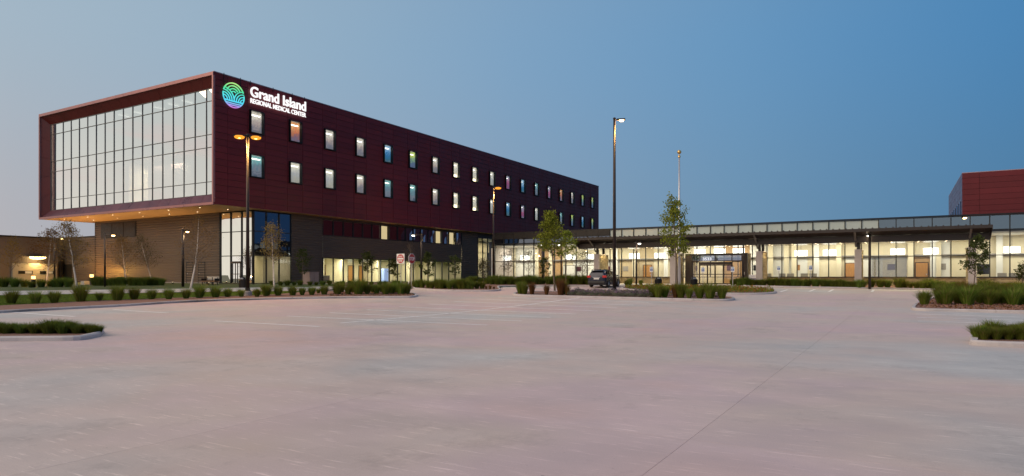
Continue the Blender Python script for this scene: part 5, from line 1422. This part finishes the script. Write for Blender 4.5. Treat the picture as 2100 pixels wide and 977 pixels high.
cover('flower_bed', [(1286,595.5),(1340,599),(1400,601.5),(1500,603.8),(1560,603.8),(1586,602),(1575,598),(1500,593.8),(1400,591.8),(1295,591.3)], 9000, [M['grass'], M['fl_or'], M['grass_br']], .42, 5, 'orange flowering ground cover before the entrance doors', 'flower bed')
cover('shrub_cover', [(1172,605),(1260,606.5),(1330,610),(1390,611),(1480,615),(1470,611),(1400,606),(1300,603),(1180,602.5)], 6500, [M['catmint'], M['catmint_fl'], M['grass_br']], .34, 6, 'grey purple ground cover along the back of the middle island', 'ground cover')
cover('mulch_chips', [(680,611),(760,610.5),(840,610),(845,606),(780,603),(690,604)], 1800, [M['mulch'], M['grass_br']], .03, 8, 'brown bark chips in the kerb island', 'mulch', .05)
lg_ = cover('lawn_grass', [(-60,633),(0,630.5),(120,624),(245,618.5),(350,614.5),(460,611),(560,607),(620,601),(600,600.5),(460,602),(225,606),(0,610),(-60,611)], 42000, [M['grass'], M['grass_dk']], .055, 9, 'short green lawn grass between kerb bed and sidewalk', 'grass', .022)
cover('lawn_tufts', [(1886,633),(2120,639),(2120,604),(2000,605),(1955,611),(1898,623)], 3500, [M['mulch'], M['grass_br']], .05, 11, 'brown bark chips on the right island', 'mulch', .05)

# ---- trees
def tree(name, P, h, label, bark, leafm, leaves, lsz, crown, trunk_r=.07, lean=(0,0), seed=1, bend=0, first=.30, cat='tree', nb=16, droop=.0, clus=.10, sub=4):
    """crown: function t(0..1 along height) -> radius of the crown there"""
    rnd = random.Random(seed); r = empty(name, P, 0, label, cat)
    tr = smooth_mb(); pts = []; n = 9
    for i in range(n+1):
        t = i/n; pts.append(Vector((lean[0]*t + bend*math.sin(t*math.pi)*.5 + rnd.uniform(-.03,.03)*h*.15*t, lean[1]*t + rnd.uniform(-.02,.02)*h*.1*t, h*t*.97)))
    tr.tube(pts, [trunk_r*(1-.88*i/n)*(1.25 if i == 0 else 1) for i in range(n+1)], 7, mi=0)
    tips = []
    for b in range(nb):
        t = first + (1-first)*(b+rnd.random()*.8)/nb; t = min(t, .98)
        f = t*n; i = min(int(f), n-1); base = pts[i].lerp(pts[i+1], f-i)
        a = b*2.4 + rnd.uniform(-.5,.5); rad = crown(t)*rnd.uniform(.7,1.1)
        end = base + Vector((math.cos(a)*rad, math.sin(a)*rad, rad*rnd.uniform(.5,1.1)*(1-droop)))
        mid = base.lerp(end, .5) + Vector((0,0,-.06*rad))
        br = trunk_r*(1-t)*.42+.009
        tr.tube([base, mid, end], [br, br*.65, .005], 5, False, mi=1)
        for k in range(sub):
            q = rnd.uniform(.3, 1); st = base.lerp(mid, q*2) if q < .5 else mid.lerp(end, q*2-1)
            e2 = st + Vector((rnd.uniform(-1,1), rnd.uniform(-1,1), rnd.uniform(-.1,.9)))*rad*.42
            tr.tube([st, e2], [br*.4, .003], 3, False, mi=1); tips.append((st, e2))
        tips.append((mid, end)); tips.append((mid, end))
    tips.append((pts[-2], pts[-1]))
    tr.build('trunk', [bark, M['bark']], r)
    lf = MB()
    for _ in range(leaves):
        st, e2 = rnd.choice(tips); c = st.lerp(e2, rnd.uniform(.25,1.1)) + Vector((rnd.gauss(0,1), rnd.gauss(0,1), rnd.gauss(0,1)))*clus
        s = lsz*rnd.uniform(.6,1.2); d = Vector((rnd.uniform(-1,1), rnd.uniform(-1,1), rnd.uniform(-.3,1))).normalized(); e = d.orthogonal().normalized()*s*.5; f = d.cross(e).normalized()*s*.8
        lf.add([c-f, c+e, c+f, c-e], [(0,1,2,3)])
    lf.build('crown', leafm, r); return r
def th(d, y0, y1): return (y0-y1)/FPX*d
low = lambda R_: (lambda t: R_*(1.15 if t < .5 else 1.15*(1-t)/.5+.12))
oval = lambda R_: (lambda t: R_*math.sin(max(.05, min(1, (t-.1)/.9))*math.pi)**.7 + .05)
def T(px, d, ytop): P = D(px, d); return P, (HORI-ytop)/FPX*d + EYE - P.z
def mk(px, d, ytop, *a, **k):
    P, h = T(px, d, ytop); a = list(a)
    if a[2] in (M['leaf_au'], M['leaf_sp']): a[3] = int(a[3]*3.4); a[4] *= .82; k['nb'] = int(k.get('nb', 16)*1.7); k['clus'] = .2; k['sub'] = 5
    return tree('tree' if 'name' not in k else k.pop('name'), P, h, *a, **k)
mk(20, 66, 486, 'thin sparse tree at the far left edge before the service wing', M['bark'], M['leaf_au'], 260, .09, low(1.0), .06, seed=3, lean=(.4,0))
mk(95, 62.5, 470, 'pale birch left of the bollard light with yellowish leaves in its lower half', M['birch'], M['leaf_au'], 520, .10, low(1.35), .085, seed=4, lean=(.55,0), name='birch_tree')
mk(158, 58.5, 456, 'leaning white birch before the orange lit end of the ribbed wall', M['birch'], M['leaf_au'], 620, .10, low(1.35), .085, seed=5, lean=(-1.1,.2), bend=.1, name='birch_tree', nb=20)
mk(259.5, 64.5, 488, 'small birch with wide low crown before the ribbed wall', M['birch'], M['leaf_au'], 500, .08, low(1.45), .06, seed=6, lean=(-.5,0), name='birch_tree', nb=20)
mk(314, 66, 484, 'slim birch leaning left before the middle of the ribbed wall', M['birch'], M['leaf_sp'], 420, .08, low(1.25), .06, seed=7, lean=(-1.35,0), name='birch_tree', nb=18)
mk(390, 57, 443, 'tall crooked white birch beside the thick path lamp', M['birch'], M['leaf_au'], 420, .075, low(1.35), .085, seed=8, lean=(.75,0), bend=.35, name='birch_tree', nb=22)
mk(562.5, 58, 460, 'white birch with brown leaves before the dark blue corner glass', M['birch'], M['leaf_au'], 480, .09, oval(.95), .08, seed=9, lean=(-.25,0), name='birch_tree', nb=24, first=.4)
mk(620, 67, 510, 'small dark green tree against the dark wall left of the cabinet', M['bark'], M['leaf_dk'], 900, .10, oval(.78), .05, seed=10, first=.28, nb=18)
mk(754, 67, 520, 'small dark leafy tree before the lit windows, left of the road signs', M['bark'], M['leaf_dk'], 750, .12, oval(.80), .05, seed=11, first=.38, nb=14)
mk(806, 66, 532, 'small dark leafy tree just left of the do not enter sign', M['bark'], M['leaf_dk'], 480, .12, oval(.55), .04, seed=12, first=.35, nb=12)
mk(841, 64, 498, 'tall nearly bare thin tree rising behind the stop sign', M['bark'], M['leaf_sp'], 130, .07, oval(.75), .05, seed=13, first=.35, nb=18)
mk(877, 66, 518, 'dark leafy tree just right of the arm lamp behind the stop sign', M['bark'], M['leaf_dk'], 850, .12, oval(.70), .05, seed=14, first=.25, nb=16)
mk(932, 68, 527, 'small dark tree before the right end of the lit ground-floor windows', M['bark'], M['leaf_dk'], 480, .12, oval(.75), .045, seed=15, first=.3, nb=14)
mk(992, 72, 535, 'little sparse tree before the narrow panes left of the lobby', M['bark'], M['leaf_sp'], 220, .11, oval(.7), .04, seed=16, first=.3, nb=12)
mk(1042, 71, 520, 'thin sparse tree before the left lobby glass, left of its neighbours', M['bark'], M['leaf_sp'], 170, .09, oval(.95), .04, seed=17, first=.35, nb=14)
mk(1084, 71, 518, 'thin sparse tree before the left lobby glass, beside the thick dark lamp', M['bark'], M['leaf_sp'], 190, .09, oval(1.0), .04, seed=18, first=.35, nb=14)
mk(1116, 69, 530, 'little dark tree at the foot of the thick dark lamp before the lobby', M['bark'], M['leaf_dk'], 380, .12, oval(.65), .045, seed=19, first=.3, nb=14)
mk(1194, 69, 517, 'thin sparse tree before the lobby glass just left of the first pier', M['bark'], M['leaf_sp'], 230, .09, oval(1.1), .04, seed=20, first=.3, nb=16)
def big1(t): return (1.15 if .30 < t < .62 else .85 if t < .82 else .55*(1-t)/.18+.15)
mk(1138, 55, 434, 'large bright green tree on a slim trunk in the middle island', M['bark'], M['leaf'], 2700, .12, big1, .075, seed=21, lean=(-.45,0), first=.42, nb=34, clus=.16, name='green_tree')
mk(1160, 66, 474, 'smaller green tree behind the large one in the middle island', M['bark'], M['leaf'], 900, .12, lambda t: .9*math.sin(min(1,max(.05,(t-.2)/.8))*3.0)+.1, .05, seed=22, first=.45, nb=16, lean=(.2,0), name='green_tree')
def big2(t): return (1.55 if .50 < t < .66 else 1.05 if t < .5 else 1.0 if t < .82 else .55)
mk(1390, 54, 410, 'green island tree with tiered crown hiding the foot of the flagpole', M['bark'], M['leaf'], 2700, .115, big2, .075, seed=23, lean=(-.35,0), first=.36, nb=34, clus=.15, name='green_tree')
mk(1995, 50, 484, 'dark green young tree before the last pier at the right', M['bark'], M['leaf_dk'], 1500, .11, lambda t: 1.0 if t < .5 else (1-t)*1.5+.2, .05, seed=24, lean=(.45,0), first=.30, nb=26, name='green_tree')
mk(2097, 46, 547, 'small dark bushy tree cut by the right edge of the picture', M['bark'], M['leaf_dk'], 500, .09, lambda t: .38, .05, seed=25, first=.55, nb=14, name='green_tree')
for o in COL.objects:
    if o.get('label') and len(o['label'].split()) > 16: o['label'] = o['label']; print('LONG', o.name, o['label'])
